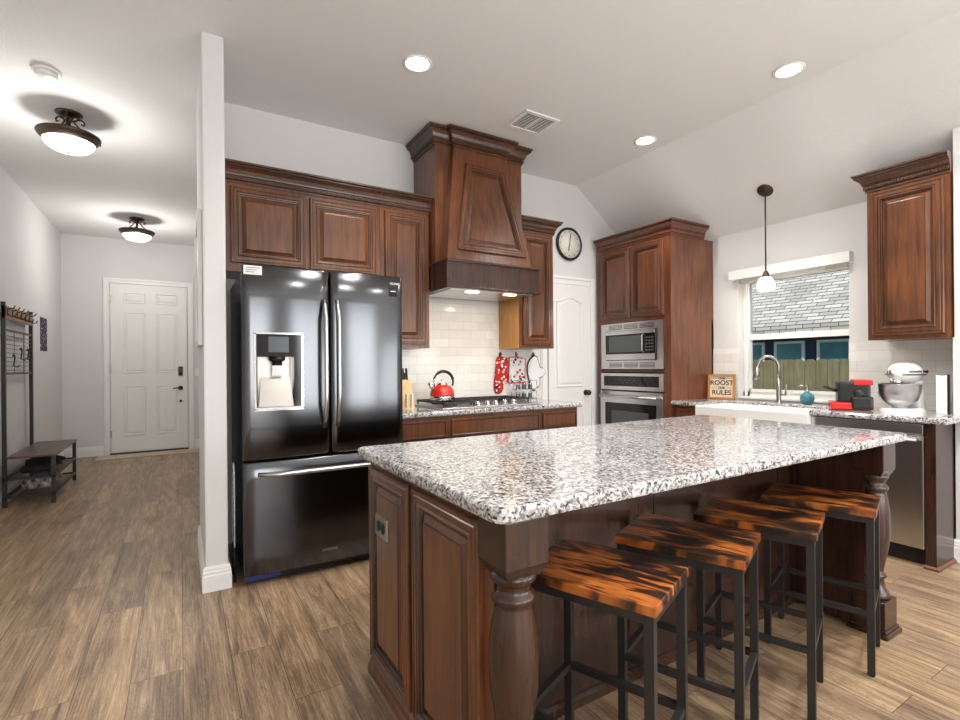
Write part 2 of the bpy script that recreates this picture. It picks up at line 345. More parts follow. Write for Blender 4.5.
def fr_negX(x): return (Vector((x, 0, 0)), -Y_, Z_, -X_)         # faces -x: u = -y
def offset_path(path, d):
    """open xy polyline offset to the right-hand side of travel"""
    pts = [Vector(p) for p in path]; out = []
    for i, p in enumerate(pts):
        ns = []
        if i > 0: e = (p-pts[i-1]).normalized(); ns.append(Vector((e.y, -e.x)))
        if i < len(pts)-1: e = (pts[i+1]-p).normalized(); ns.append(Vector((e.y, -e.x)))
        if len(ns) == 1: out.append(p+ns[0]*d)
        else: b_ = ns[0]+ns[1]; out.append(p+b_*(d/(b_.length_squared/2)))
    return out
CROWN = [(0, 0), (.008, 0), (.008, .014), (.016, .018), (.016, .042), (.022, .046), (.024, .056), (.034, .076), (.052, .092), (.060, .096), (.060, .108), (.070, .112), (.070, .124), (0, .124)]
def crown(mb, path, z, prof=CROWN, dent=True, k=1.0):
    """crown moulding swept along the xy path, outward = right of travel"""
    cols = [[mb.v((q.x, q.y, z+h*k)) for q in offset_path(path, o_*k)] for o_, h in prof]
    for j in range(len(cols)-1):
        for i in range(len(path)-1):
            mb.face([cols[j][i], cols[j][i+1], cols[j+1][i+1], cols[j+1][i]], 1 if j in (2, 5, 9) else 0)
    mb.face([c[0] for c in cols]); mb.face([c[-1] for c in cols][::-1])
    if dent:
        for a, b in zip(path, path[1:]):
            a = Vector(a); b = Vector(b); L = (b-a).length; e = (b-a)/L; nn = Vector((e.y, -e.x)); cnt = int(L/.017)
            for i in range(cnt):
                s0 = (i+.2)*L/cnt; s1 = (i+.8)*L/cnt
                P = [a+e*s0, a+e*s1]; 
                base = [P[0]+nn*.014*k, P[1]+nn*.014*k, P[1]+nn*.025*k, P[0]+nn*.025*k]
                lo = [mb.v((q.x, q.y, z+.022*k)) for q in base]; hi = [mb.v((q.x, q.y, z+.039*k)) for q in base]
                mb.face(lo[::-1]); mb.face(hi)
                for t in range(4): mb.face([lo[t], lo[(t+1) % 4], hi[(t+1) % 4], hi[t]])
def text_part(txt, size, frame, parent, mat, name='lettering', depth=.0012, align='CENTER', bold=0):
    cu = bpy.data.curves.new(name, 'FONT'); cu.body = txt; cu.size = size; cu.align_x = align; cu.align_y = 'CENTER'; cu.extrude = depth; cu.offset = bold
    to = bpy.data.objects.new(name, cu); C.objects.link(to)
    dg = bpy.context.evaluated_depsgraph_get(); me = bpy.data.meshes.new_from_object(to.evaluated_get(dg))
    bpy.data.objects.remove(to); bpy.data.curves.remove(cu)
    o, U, V, N = frame
    me.transform(Matrix(((U.x, V.x, N.x, o.x), (U.y, V.y, N.y, o.y), (U.z, V.z, N.z, o.z), (0, 0, 0, 1))))
    root = parent
    while root.parent is not None: root = root.parent
    me.transform(Matrix.Translation(-root.location)); me.materials.clear(); me.materials.append(mat)
    ob = bpy.data.objects.new(name, me); C.objects.link(ob); ob.parent = parent
    return ob
WD = [M_wood, M_glaze]; WR = [M_woodred, M_glaze]; WK = [M_wooddark, M_glaze]

# ================================================================== THE ROOM
CH = 3.13            # flat ceiling
RX, RZ = 4.45, 2.465 # right wall, ceiling height there
SX = 3.58            # where the ceiling starts to slope
BY = 3.93            # back wall
HX = -1.41           # hall left wall
HY = 8.88            # hall end wall
def slz(x): return CH-(x-SX)*(CH-RZ)/(RX-SX)
sbox('floor', M_floor, -1.6, 4.75, -4.1, 9.1, -.06, 0)
mb = MB()
fr = (Vector((0, -4.1, 0)), X_, Z_, Y_)
mb.prism([(-1.6, CH), (SX, CH), (SX, CH+.1), (-1.6, CH+.1)], 0, 13.2, fr)
struct(mb.build('ceiling', M_ceil))
mb = MB(); mb.prism([(SX, CH), (RX+.2, slz(RX+.2)), (RX+.2, slz(RX+.2)+.1), (SX, CH+.1)], 0, 13.2, fr)
struct(mb.build('ceiling', M_ceil))
# back wall behind the cooktop, with its sloping top edge
mb = MB(); fr = (Vector((0, BY, 0)), X_, Z_, Y_)
mb.prism([(.215, 0), (RX+.2, 0), (RX+.2, slz(RX+.2)), (SX, CH), (.215, CH)], 0, .12, fr)
struct(mb.build('wall_back', M_wall))
sbox('wall_partition', M_wall, .11, .225, 3.155, BY+.12, 0, CH, bev=.012)
sbox('wall_left', M_wall, HX-.12, HX, -4.1, HY+.12, 0, CH)
sbox('wall_hall_end', M_wall, HX, 1.3, HY, HY+.12, 0, CH)
sbox('wall_hall_right', M_wall, .95, 1.07, 5.2, HY, 0, CH)
sbox('wall_hall_side', M_wall, .225, 4.6, BY+1.3, BY+1.42, 0, CH)
# right wall with the window opening
W0, W1, WZ0, WZ1 = 1.81, 2.71, .935, 2.03
mb = MB()
t_ = .17
mb.box(RX, RX+t_, -.2, W0, 0, slz(RX)); mb.box(RX, RX+t_, W1, BY, 0, slz(RX)); mb.box(RX, RX+t_, W0, W1, 0, WZ0); mb.box(RX, RX+t_, W0, W1, WZ1, slz(RX))
struct(mb.build('wall_right', M_wall))
# right wall steps forward towards the camera
mb = MB(); fr = (Vector((0, -4.1, 0)), X_, Z_, Y_)
mb.prism([(4.14, 0), (RX+.1, 0), (RX+.1, slz(RX+.1)), (4.14, slz(4.14))], 0, 4.1+1.115, fr)
struct(mb.build('wall_step', M_wall))
# rear wall behind the camera, with two tall window openings
mb = MB()
xs = [(-1.53, -1.2), (.8, 1.9), (3.9, 4.3)]
for a, b in xs: mb.box(a, b, -4.1, -3.98, 0, CH)
for a, b in ((-1.2, .8), (1.9, 3.9)): mb.box(a, b, -4.1, -3.98, 0, .45); mb.box(a, b, -4.1, -3.98, 2.55, CH)
struct(mb.build('wall_rear', M_wall))
for k, (a, b) in enumerate(((-1.2, .8), (1.9, 3.9))):
    wf = MB(); wf.box(a, b, -4.03, -3.97, .45, .52); wf.box(a, b, -4.03, -3.97, 2.48, 2.55); wf.box(a, a+.06, -4.03, -3.97, .52, 2.48); wf.box(b-.06, b, -4.03, -3.97, .52, 2.48); wf.box((a+b)/2-.03, (a+b)/2+.03, -4.03, -3.97, .52, 2.48)
    struct(wf.build('window_%d' % (k+2), M_trim))
wf = MB(); y0, y1, z0, z1 = -3.25, -.55, .45, 2.55
for q in ((y0, y1, z0, z0+.05), (y0, y1, z1-.05, z1), (y0, y0+.05, z0, z1), (y1-.05, y1, z0, z1)): wf.box(4.10, 4.14, *q)
struct(wf.build('window_4', M_trim))  # made-up frame around the added side fill lamp, wall has no opening
# baseboards
BB = [(0, 0), (.016, 0), (.016, .088), (.013, .093), (.014, .108), (.011, .112), (.010, .128), (.004, .138), (0, .138)]
def baseboard(name, path):
    mb = MB(); crown(mb, path, 0, BB, dent=False); struct(mb.build(name, M_trim))
baseboard('baseboard_partition', [(.11, BY+.1), (.11, 3.155), (.225, 3.155), (.225, BY)])
baseboard('baseboard_left', [(HX, -3.95), (HX, HY)])
baseboard('baseboard_hall_end', [(HX, HY), (-.95, HY)])
baseboard('baseboard_hall_far', [(.185, HY), (.95, HY)])
baseboard('baseboard_step', [(4.14, 1.13), (4.14, -3.9)])
# kitchen window
wr = struct(bpy.data.objects.new('window_1', None)); C.objects.link(wr); wr.location = (RX+.11, 2.26, WZ0)
mb = MB(); fx0, fx1 = RX+.085, RX+.135
gy0, gy1 = 1.83, 2.648
mb.box(fx0, fx1, W0, W0+.03, WZ0, WZ1); mb.box(fx0, fx1, gy1+.0, W1, WZ0, WZ1); mb.box(fx0, fx1, W0, W1, WZ0, WZ0+.05); mb.box(fx0, fx1, W0, W1, WZ1-.04, WZ1)
mb.box(fx0-.015, fx0, gy1+.02, gy1+.04, WZ0, WZ1)
mb.box(fx0-.012, fx1-.01, W0+.03, gy1, 1.462, 1.514); mb.box(fx0-.012, fx0+.02, gy1-.012, gy1, WZ0+.05, 1.48); mb.box(fx0-.012, fx0+.02, W0+.03, gy1, WZ0+.05, WZ0+.075)
mb.build('window_frame', M_trim, wr)
MB().box(fx0+.02, fx0+.024, W0+.04, gy1, WZ0+.05, WZ1-.04).build('pane', M_glass, wr)
MB().box(RX-.012, RX+.168, W0-.0, W1, WZ0-.012, WZ0+.006, bev=.004).build('window_sill', M_trim, wr)
# backsplash
mb = MB(); mb.box(1.28, 3.085, BY-.008, BY, .915, 1.88)
struct(mb.build('trim_1', M_tile))
mb = MB(); mb.box(RX-.008, RX, W1, 2.955, .915, 1.39); mb.box(RX-.008, RX, 1.118, W0, .915, 1.40); mb.box(4.14, RX-.008, 1.115, 1.123, .915, 1.40)
struct(mb.build('trim_2', M_tile))
# ------------------------------------------------------------------ doors
def door_slab(mb, x0, x1, z0, z1, y, cols, arch=False):
    mb.box(x0, x1, y, y+.04, z0, z1)
    fr = fr_negY(y)
    R = [(0, 0, 0), (.0, -.001, 0), (.003, .008, 0), (.011, .009, 0), (.018, .0008, 0), (.030, .0008, 0), (.046, .008, 0), (.05, .008, 0)]
    for (u0, u1, v0, v1, ar) in cols:
        if ar:
            n_ = 16; top = [(u1-(u1-u0)*i/n_, v1-.05+.05*(.5-.5*math.cos(2*PI*i/n_))) for i in range(n_+1)]
            poly = [(u0, v0), (u1, v0)]+top
            pr_ = []
            for pnt in poly:
                if not pr_ or (Vector(pnt)-Vector(pr_[-1])).length > 1e-4: pr_.append(pnt)
            poly = pr_
        else: poly = rect(u0, u1, v0, v1)
        o, U, V, N = fr; prev = None
        for ins, dep, g in R[1:]:
            q = inset_poly(poly, ins); ring = [mb.v(o+U*a+V*b_+N*(dep+.001)) for a, b_ in q]
            if prev:
                for i in range(len(ring)): mb.face([prev[i], prev[(i+1) % len(ring)], ring[(i+1) % len(ring)], ring[i]])
            prev = ring
        mb.face(prev)
def casing(mb, x0, x1, z1, y, wd=.075, z0=0):
    for a, b in ((x0-wd, x0), (x1, x1+wd)): mb.box(a, b, y-.018, y, z0, z1+wd, bev=.004); mb.box(a+.012, b-.02, y-.026, y-.016, z0, z1+.05, bev=.003)
    mb.box(x0-wd, x1+wd, y-.02, y, z1, z1+wd, bev=.004); mb.box(x0-wd, x1+wd, y-.028, y-.016, z1+wd-.03, z1+wd-.006, bev=.003)
d1 = struct(bpy.data.objects.new('door_1', None)); C.objects.link(d1); d1.location = (-.39, HY-.02, 0)
mb = MB(); x0, x1 = -.86, .088
W_ = x1-x0; c0, c1 = x0+.16*W_, x0+.45*W_; c2, c3 = x0+.58*W_, x0+.87*W_
zt = 2.475
door_slab(mb, x0, x1, .03, zt, HY-.035, [(c0, c1, 2.20, 2.36, 0), (c2, c3, 2.20, 2.36, 0), (c0, c1, 1.18, 2.07, 0), (c2, c3, 1.18, 2.07, 0), (c0, c1, .27, .99, 0), (c2, c3, .27, .99, 0)])
mb.build('door_slab', M_door, d1)
mb = MB(); casing(mb, x0-.01, x1+.01, zt+.01, HY); mb.build('door_casing', M_trim, d1)
mb = MB(); mb.box(x0-.01, x1+.01, HY-.08, HY, 0, .028, bev=.004); mb.build('threshold', M_blackmetal, d1)
mb = MB(); mb.box(-.03, .03, HY-.06, HY-.035, 1.13, 1.27, bev=.012); mb.lathe([(.02, 0), (.02, -.012), (.0, -.014)], (0, HY-.06, 1.17), 'y', 14); mb.build('door_lock', M_blackplastic, d1)
mb = MB(); mb.lathe([(.03, 0), (.032, -.012), (.012, -.02), (.012, -.045), (0, -.046)], (0, HY-.035, .945), 'y', 16); mb.tube([(0, HY-.075, .945), (-.04, HY-.08, .947), (-.10, HY-.078, .94)], .009); mb.build('door_handle', M_bronze, d1)
mb = MB(); mb.lathe([(.02, 0), (.018, -.012), (0, -.013)], (.0, HY-.035, .745), 'y', 12); mb.build('door_viewer', M_bronze, d1)
for z in (.3, 1.25, 2.25):
    MB().box(x0-.012, x0+.01, HY-.045, HY-.03, z-.05, z+.05).build('hinge', M_nickel, d1)
d2 = struct(bpy.data.objects.new('door_2', None)); C.objects.link(d2); d2.location = (3.45, BY-.02, 0)
mb = MB(); x0, x1 = 3.165, 3.725
door_slab(mb, x0, x1, .015, 2.075, BY-.03, [(x0+.10, x1-.10, 1.02, 1.95, 1), (x0+.10, x1-.10, .22, .86, 0)])
mb.build('door_slab', M_door, d2)
mb = MB(); casing(mb, x0-.008, x1+.008, 2.08, BY, wd=.08); mb.build('door_casing', M_trim, d2)
mb = MB(); mb.lathe([(.028, 0), (.03, -.01), (.012, -.018), (.012, -.035), (.026, -.042), (.03, -.055), (.022, -.068), (0, -.072)], (3.655, BY-.03, .955), 'y', 18); mb.build('door_knob', M_bronze, d2)
for z in (.3, 1.7): MB().box(x0-.012, x0+.006, BY-.04, BY-.028, z-.045, z+.045).build('hinge', M_nickel, d2)
# entry stone strip in front of the front door
tag(MB().box(-1.0, .2, 8.42, 8.78, 0, .012, bev=.004).build('door_mat', M_grout), 'pale mottled mat on the floor before the white front door', 'door mat')
tag(MB().box(.19, .26, HY-.008, HY, 1.12, 1.24, bev=.003).build('light_switch', M_white), 'white light switch plate on wall beside the front door', 'light switch')

# ================================================================== KITCHEN, BACK WALL
def upper_cabinet(name, label, x0, x1, z0, z1, doors, crown_path, yb=BY, yf=3.60, birch=None, door_bottom=None):
    t = thing(name, label, 'kitchen cabinet', ((x0+x1)/2, (yf+yb)/2, z0))
    mb = MB(); mb.box(x0, x1, yf, yb-.001, z0, z1)
    mb.build('carcass', M_wood, t)
    if birch: MB().box(x0-.004, x0, yf+.004, yb-.01, z0, z1).build('side_panel', M_birch, t)
    for d in doors:
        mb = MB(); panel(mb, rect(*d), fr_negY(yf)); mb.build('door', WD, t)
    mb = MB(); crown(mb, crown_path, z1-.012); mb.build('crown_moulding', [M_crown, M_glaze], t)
    return t
upper_cabinet('wall_cabinet', 'brown two-door wall cabinet above the refrigerator', .232, 1.298, 1.88, 2.47, [(.285, .755, 1.935, 2.435), (.785, 1.27, 1.935, 2.435)], [(.232, 3.60), (1.298, 3.60)])
upper_cabinet('wall_cabinet', 'tall narrow brown wall cabinet between refrigerator cabinet and range hood', 1.30, 1.705, 1.39, 2.47, [(1.335, 1.675, 1.42, 2.435)], [(1.30, 3.60), (1.705, 3.60), (1.705, 3.70)])
upper_cabinet('wall_cabinet', 'narrow brown wall cabinet right of the range hood, pale left side', 2.585, 2.98, 1.40, 2.46, [(2.625, 2.945, 1.43, 2.425)], [(2.585, 3.60), (2.98, 3.60), (2.98, BY-.02)], birch=True)
# range hood
h = thing('range_hood', 'tall tapered wooden range hood above the cooktop', 'range hood', (2.143, 3.65, 1.83))
mb = MB(); mb.box(1.722, 2.558, 3.51, BY-.01, 2.04, 3.02); mb.build('chimney_box', M_wood, h)
# tapered front
yt, yb_ = 3.470, 3.35
mb = MB()
top = [(1.872, 3.512), (1.872, yt), (2.372, yt), (2.372, 3.512)]; bot = [(1.74, 3.512), (1.74, yb_), (2.55, yb_), (2.55, 3.512)]
A = [mb.v((x, y, 2.04)) for x, y in bot]; Bm = [mb.v((x, y, 2.66)) for x, y in [(1.74+(1.872-1.74)*.66, 3.512), (1.74+(1.872-1.74)*.66, yb_+(yt-yb_)*.66), (2.55-(2.55-2.372)*.66, yb_+(yt-yb_)*.66), (2.55-(2.55-2.372)*.66, 3.512)]]; Tt = [mb.v((x, y, 3.02)) for x, y in top]
for P, Q in ((A, Bm), (Bm, Tt)):
    for i in range(4): mb.face([P[i], P[(i+1) % 4], Q[(i+1) % 4], Q[i]])
mb.face(A[::-1]); mb.face(Tt); mb.build('tapered_front', M_wood, h)
# raised trapezoid panel lying on the sloped front
yz = lambda z: yb_+(yt-yb_)*(z-2.04)/(3.02-2.04)
V_ = Vector((0, yt-yb_, .98)).normalized(); N_ = X_.cross(V_)*1.0
if N_.y > 0: N_ = -N_
o_ = Vector((0, yb_-.001, 2.04)); L_ = 1/V_.z
poly = [(1.835, (2.145-2.04)*L_), (2.49, (2.145-2.04)*L_), (2.322, (2.865-2.04)*L_), (1.965, (2.865-2.04)*L_)]
mb = MB(); panel(mb, poly, (o_, X_, V_, N_)); mb.build('raised_panel', WD, h)
mb = MB(); crown(mb, [(1.722, BY-.01), (1.722, 3.51), (1.868, 3.51), (1.868, yt-.004), (2.376, yt-.004), (2.376, 3.51), (2.558, 3.51), (2.558, BY-.01)], 2.99, k=1.06); mb.build('crown_moulding', [M_crown, M_glaze], h)
# apron with a lip above and below
mb = MB(); ay = 3.30
mb.box(1.712, 2.578, ay, BY-.35, 1.845, 2.04); mb.box(1.722, 2.568, BY-.35, BY-.01, 1.86, 2.04)
mb.build('apron', M_wooddark, h)
for zz, q in ((2.035, 1), (1.835, 1)):
    mb = MB(); mb.box(1.707, 2.583, ay-.018, 3.597, zz, zz+.022, bev=.008); mb.build('apron_moulding', M_wooddark, h)
mb = MB(); mb.box(1.76, 2.53, ay+.03, 3.80, 1.832, 1.842); mb.build('underside_panel', M_steel, h)
for x in (1.98, 2.34):
    MB().box(x-.05, x+.05, ay+.06, ay+.11, 1.826, 1.834).build('hood_light', M_hoodlamp, h)
for x in (1.98, 2.34):
    o = lamp('hood_lamp', 'AREA', (x, ay+.09, 1.82), 1.2, (1, .8, .55), size=.08)

# base cabinets along the back wall
def base_cabinet(label, x0, x1, drawer, y=3.31, mats=WD):
    t = thing('base_cabinet', label, 'kitchen cabinet', ((x0+x1)/2, 3.6, 0))
    mb = MB(); mb.box(x0, x1, y, BY-.001, .10, .875); mb.box(x0, x1, y+.06, BY-.002, 0, .10); mb.build('carcass', mats[0], t)
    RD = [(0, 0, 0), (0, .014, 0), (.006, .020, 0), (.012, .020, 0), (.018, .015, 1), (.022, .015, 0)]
    mb = MB(); panel(mb, rect(drawer[0], drawer[1], .715, .845), fr_negY(y), rings=RD); mb.build('drawer', mats, t)
    nd = 2 if drawer[1]-drawer[0] > .5 else 1; w_ = (drawer[1]-drawer[0])/nd
    for i in range(nd):
        mb = MB(); panel(mb, rect(drawer[0]+i*w_+.005, drawer[0]+(i+1)*w_-.005, .13, .695), fr_negY(y)); mb.build('door', mats, t)
    return t
base_cabinet('brown base cabinet under the counter, next to the refrigerator', 1.29, 1.715, (1.32, 1.70))
base_cabinet('wide brown base cabinet under the gas cooktop', 1.716, 2.59, (1.74, 2.57))
base_cabinet('brown base cabinet beside the pantry door, end of the back counter', 2.591, 3.0, (2.61, 2.98))
def slab(mb, x0, x1, y0, y1, z0, z1, r=.012, corner=0.0):
    """stone slab with eased edges, and rounded plan corners"""
    def plan(d):
        out = []; c = max(corner-d, .001) if corner else 0
        if not corner: return [(x0+d, y0+d), (x1-d, y0+d), (x1-d, y1-d), (x0+d, y1-d)]
        for cx_, cy_, a0 in ((x0+corner, y0+corner, PI), (x1-corner, y0+corner, 1.5*PI), (x1-corner, y1-corner, 0), (x0+corner, y1-corner, .5*PI)):
            for k in range(6):
                a = a0+k*PI/10; out.append((cx_+c*math.cos(a), cy_+c*math.sin(a)))
        return out
    lv = [(r, z0), (r*.3, z0+r*.3), (0, z0+r), (0, z1-r), (r*.3, z1-r*.3), (r, z1)]
    prev = None
    for d, z in lv:
        ring = [mb.v((x, y, z)) for x, y in plan(d)]
        if prev is None: mb.face(ring[::-1])
        else:
            for i in range(len(ring)): mb.face([prev[i], prev[(i+1) % len(ring)], ring[(i+1) % len(ring)], ring[i]])
        prev = ring
    mb.face(prev)
mb = MB(); slab(mb, 1.285, 3.03, 3.275, BY-.009, .876, .914)
tag(mb.build('countertop', M_granite), 'speckled granite countertop along the back wall under the range hood', 'countertop')
# cooktop
ck = thing('gas_cooktop', 'stainless gas cooktop with black grates set in the back counter', 'cooktop', (2.14, 3.6, .914))
mb = MB(); slab(mb, 1.68, 2.62, 3.335, 3.87, .914, .930, r=.006, corner=.02); mb.build('cooktop_tray', M_steel, ck)
for gx in (1.70, 2.005, 2.31):
    mb = MB(); gw = .285; gy0_, gy1_ = (3.36 if gx < 1.9 else 3.47), 3.85
    for x in (gx, gx+gw-.012): mb.box(x, x+.012, gy0_, gy1_, .952, .968)
    for y in (gy0_, (gy0_+gy1_)/2-.006, gy1_-.012): mb.box(gx, gx+gw, y, y+.012, .953, .967)
    for k in range(3):
        x = gx+.055+k*.08; mb.box(x, x+.009, gy0_+.01, gy1_-.01, .955, .968)
    for x in (gx+.004, gx+gw-.014):
        for y in (gy0_, gy1_-.012): mb.box(x, x+.01, y, y+.01, .930, .953)
    mb.build('grate', M_iron, ck)
for bx_, by_ in ((1.84, 3.50), (1.84, 3.74), (2.145, 3.66), (2.45, 3.55), (2.45, 3.76)):
    mb = MB(); mb.lathe([(.05, 0), (.05, .008), (.036, .01), (.036, .018), (0, .019)], (bx_, by_, .930), seg=18); mb.build('burner', M_blackmetal, ck)
for kx in (2.03, 2.12, 2.29, 2.38, 2.20):
    mb = MB(); mb.lathe([(.026, 0), (.026, .006), (.021, .010), (.019, .030), (.015, .034), (0, .034)], (kx, 3.395, .930), seg=16); mb.build('knob', M_chrome, ck)
# kettle on the front-left burner
kt = thing('tea_kettle', 'shiny red whistling tea kettle standing on the cooktop grate', 'kettle', (1.80, 3.57, .969))
c = (1.80, 3.57, .969)
mb = MB(); mb.lathe([(.088, 0), (.098, .008), (.100, .03), (.098, .038)], c, seg=32); mb.build('steel_base', M_chrome, kt)
mb = MB(); mb.lathe([(.098, .038), (.099, .05), (.092, .085), (.074, .112), (.045, .126), (.04, .128)], c, seg=32); mb.build('kettle_body', M_red, kt)
mb = MB(); mb.lathe([(.044, .127), (.046, .132), (.036, .142), (.012, .147), (.008, .155), (.013, .163), (0, .170)], c, seg=24); mb.build('lid', M_chrome, kt)
mb = MB(); mb.tube([(c[0]-.075, c[1]-.01, c[2]+.09), (c[0]-.105, c[1]-.014, c[2]+.12), (c[0]-.122, c[1]-.016, c[2]+.148)], [.024, .018, .015], 14); mb.build('spout', M_chrome, kt)
pts = []
for i in range(15):
    a = math.radians(-22+i*185/14); pts.append((c[0]+.012+.088*math.cos(a), c[1], c[2]+.150+.085*math.sin(a)))
mb = MB(); mb.tube(pts, [.008]*3+[.0125]*9+[.008]*3, 12); mb.build('handle', M_blackplastic, kt)
for q in ([pts[0], (c[0]+.085, c[1], c[2]+.085)], [pts[-1], (c[0]-.066, c[1], c[2]+.11)]): MB().tube(q, .007, 8).build('handle_bracket', M_chrome, kt)
# knife block
kb = thing('knife_block', 'pale wooden knife block with dark handled knives beside refrigerator', 'knife block', (1.52, 3.66, .914))
fr = (Vector((1.475, 0, 0)), Y_, Z_, X_)
mb = MB(); mb.prism([(3.60, .914), (3.74, .914), (3.80, 1.09), (3.67, 1.14)], 0, .10, fr); mb.build('block', M_knifewood, kb)
for i, x in enumerate((1.49, 1.52, 1.55)):
    for j, yy in enumerate((3.685, 3.73, 3.775)):
        z0 = 1.135-(yy-3.67)*.38; L = .10-.02*j
        mb = MB(); mb.tube([(x, yy, z0-.003), (x, yy+.034*.3, z0+.012), (x, yy+.3*L, z0+L)], [.006, .009, .0095], 8)
        k_ = mb.build('knife', M_blackplastic, kb)
for i, x in enumerate((1.495, 1.535)):
    mb = MB(); mb.box(x-.002, x+.002, 3.56, 3.60, .925, 1.03); mb.build('scissor_blade', M_steel, kb)
# hanging mitts
def hang(label, cat, name, outline, mat, loc, hook=True, thick=.018, edge=None, back=None):
    t = thing(name, label, cat, loc)
    n_ = len(outline); mb = MB(); o0 = Vector(loc)
    cx_ = sum(p[0] for p in outline)/n_; cz_ = sum(p[1] for p in outline)/n_
    prev = None
    for sc, dy in ((.0, .0), (.55, -.0), (.86, .003), (1, thick*.5), (.86, thick-.003), (.0, thick)):
        if sc == 0: ring = None; cen = mb.v((o0.x+cx_, o0.y+dy, o0.z+cz_))
        else:
            ring = [mb.v((o0.x+cx_+(x-cx_)*(1-(1-sc)*.35), o0.y+dy, o0.z+cz_+(z-cz_)*(1-(1-sc)*.35))) for x, z in outline]
        if ring and prev is None:
            for i in range(n_): mb.face([cen, ring[i], ring[(i+1) % n_]])
        elif ring:
            for i in range(n_):
                f = mb.face([prev[i], prev[(i+1) % n_], ring[(i+1) % n_], ring[i]])
                if f: f.smooth = True
        elif prev:
            for i in range(n_): mb.face([cen, prev[(i+1) % n_], prev[i]])
        if ring: prev = ring
    mb.build('cloth', mat, t)
    if edge:
        mb = MB(); mb.tube([(o0.x+x, o0.y+thick*.5, o0.z+z) for x, z in outline], edge[0], 6, closed=True); mb.build('piping', edge[1], t)
    top_ = max(p[1] for p in outline); tx = outline[0][0]
    mb = MB(); mb.tube([(o0.x+tx-.006, o0.y+.009, o0.z+outline[0][1]-.005), (o0.x+tx-.006, o0.y+.009, o0.z+outline[0][1]+.03), (o0.x+tx+.006, o0.y+.009, o0.z+outline[0][1]+.03), (o0.x+tx+.006, o0.y+.009, o0.z+outline[0][1]-.005)], .0035, 6); mb.build('hanging_loop', edge[1] if edge else M_ink, t)
    return t
def smooth(pts, k=2):
    for _ in range(k):
        q = []
        for i in range(len(pts)):
            a, b = Vector(pts[i]), Vector(pts[(i+1) % len(pts)]); q += [tuple(a*.75+b*.25), tuple(a*.25+b*.75)]
        pts = q
    return pts
MY = BY-.03
red_out = [(.0, 1.335), (-.055, 1.33), (-.065, 1.2), (-.085, 1.07), (-.075, .99), (-.03, .975), (.015, .995), (.03, 1.07), (.06, 1.075), (.085, 1.11), (.08, 1.18), (.075, 1.26), (.085, 1.315)]
red_out = [(x, z-.914) for x, z in red_out]
rs = smooth(red_out, 1)
hang('red spotted oven mitt hanging on the tile under wall cabinet', 'oven mitt', 'oven_mitt', rs, M_mittred, (2.595, MY, .914))
ho = [(0, 1.325), (-.085, 1.325), (-.095, 1.08), (.095, 1.08), (.10, 1.31)]
ho = [(x, z-.914) for x, z in ho]
hang('square white patterned pot holder with red border between two mitts', 'pot holder', 'pot_holder', ho, M_holder, (2.775, MY, .914), thick=.012, edge=(.006, M_redplastic))
wo = [(.0, 1.34), (-.07, 1.29), (-.085, 1.2), (-.07, 1.13), (-.05, 1.05), (-.02, .995), (.01, .995), (.02, 1.04), (.03, 1.03), (.055, 1.03), (.068, 1.07), (.06, 1.13), (.085, 1.125), (.13, 1.15), (.14, 1.19), (.11, 1.22), (.075, 1.215), (.05, 1.29), (.03, 1.335)]
wo = [(x, z-.914) for x, z in wo]
hang('white oven mitt with black piping hanging beside pantry door', 'oven mitt', 'oven_mitt', smooth(wo, 1), M_mittwhite, (2.985, MY, .914), edge=(.006, M_ink))
for x in (2.595, 2.775, 2.985):
    mb = MB(); mb.box(x-.008, x+.008, BY-.014, BY-.008, 1.335, 1.375, bev=.002); mb.tube([(x, BY-.014, 1.345), (x, BY-.035, 1.348), (x, BY-.037, 1.362)], .003, 6)
    tag(mb.build('wall_hook', M_bronze), {2.595: 'small dark hook on the tile holding the red mitt', 2.775: 'small dark hook on the tile holding the pot holder', 2.985: 'small dark hook on the tile holding the white mitt'}[x], 'hook')
# wire rack with spice jars behind the cooktop
wk = thing('wire_rack', 'small chrome wire rack on counter below the pot holder', 'rack', (2.79, 3.80, .914))
mb = MB()
for x in (2.68, 2.90):
    for y in (3.76, 3.86): mb.tube([(x, y, .914), (x, y, 1.11)], .003, 6)
for z in (.935, 1.02, 1.10):
    mb.tube([(2.68, 3.76, z), (2.90, 3.76, z), (2.90, 3.86, z), (2.68, 3.86, z)], .0028, 6, closed=True)
mb.build('wire_frame', M_chrome, wk)
for z in (.932, 1.017): MB().box(2.68, 2.90, 3.76, 3.86, z-.003, z+.001).build('shelf', M_steel, wk)
jl = ['leftmost', 'middle', 'rightmost']
for lev, z in enumerate((.934, 1.019)):
    for i, x in enumerate((2.72, 2.79, 2.86)):
        j = thing('spice_jar', '%s little spice jar on the %s shelf of the wire rack' % (jl[i], ('lower', 'upper')[lev]), 'jar', (x, 3.81, z), 'spice jars in the wire rack')
        MB().lathe([(.018, 0), (.02, .004), (.02, .04), (.017, .046)], (x, 3.81, z), seg=12).build('jar', M_greyglass, j)
        MB().lathe([(.019, .046), (.019, .06), (0, .06)], (x, 3.81, z), seg=12).build('lid', M_chrome, j)
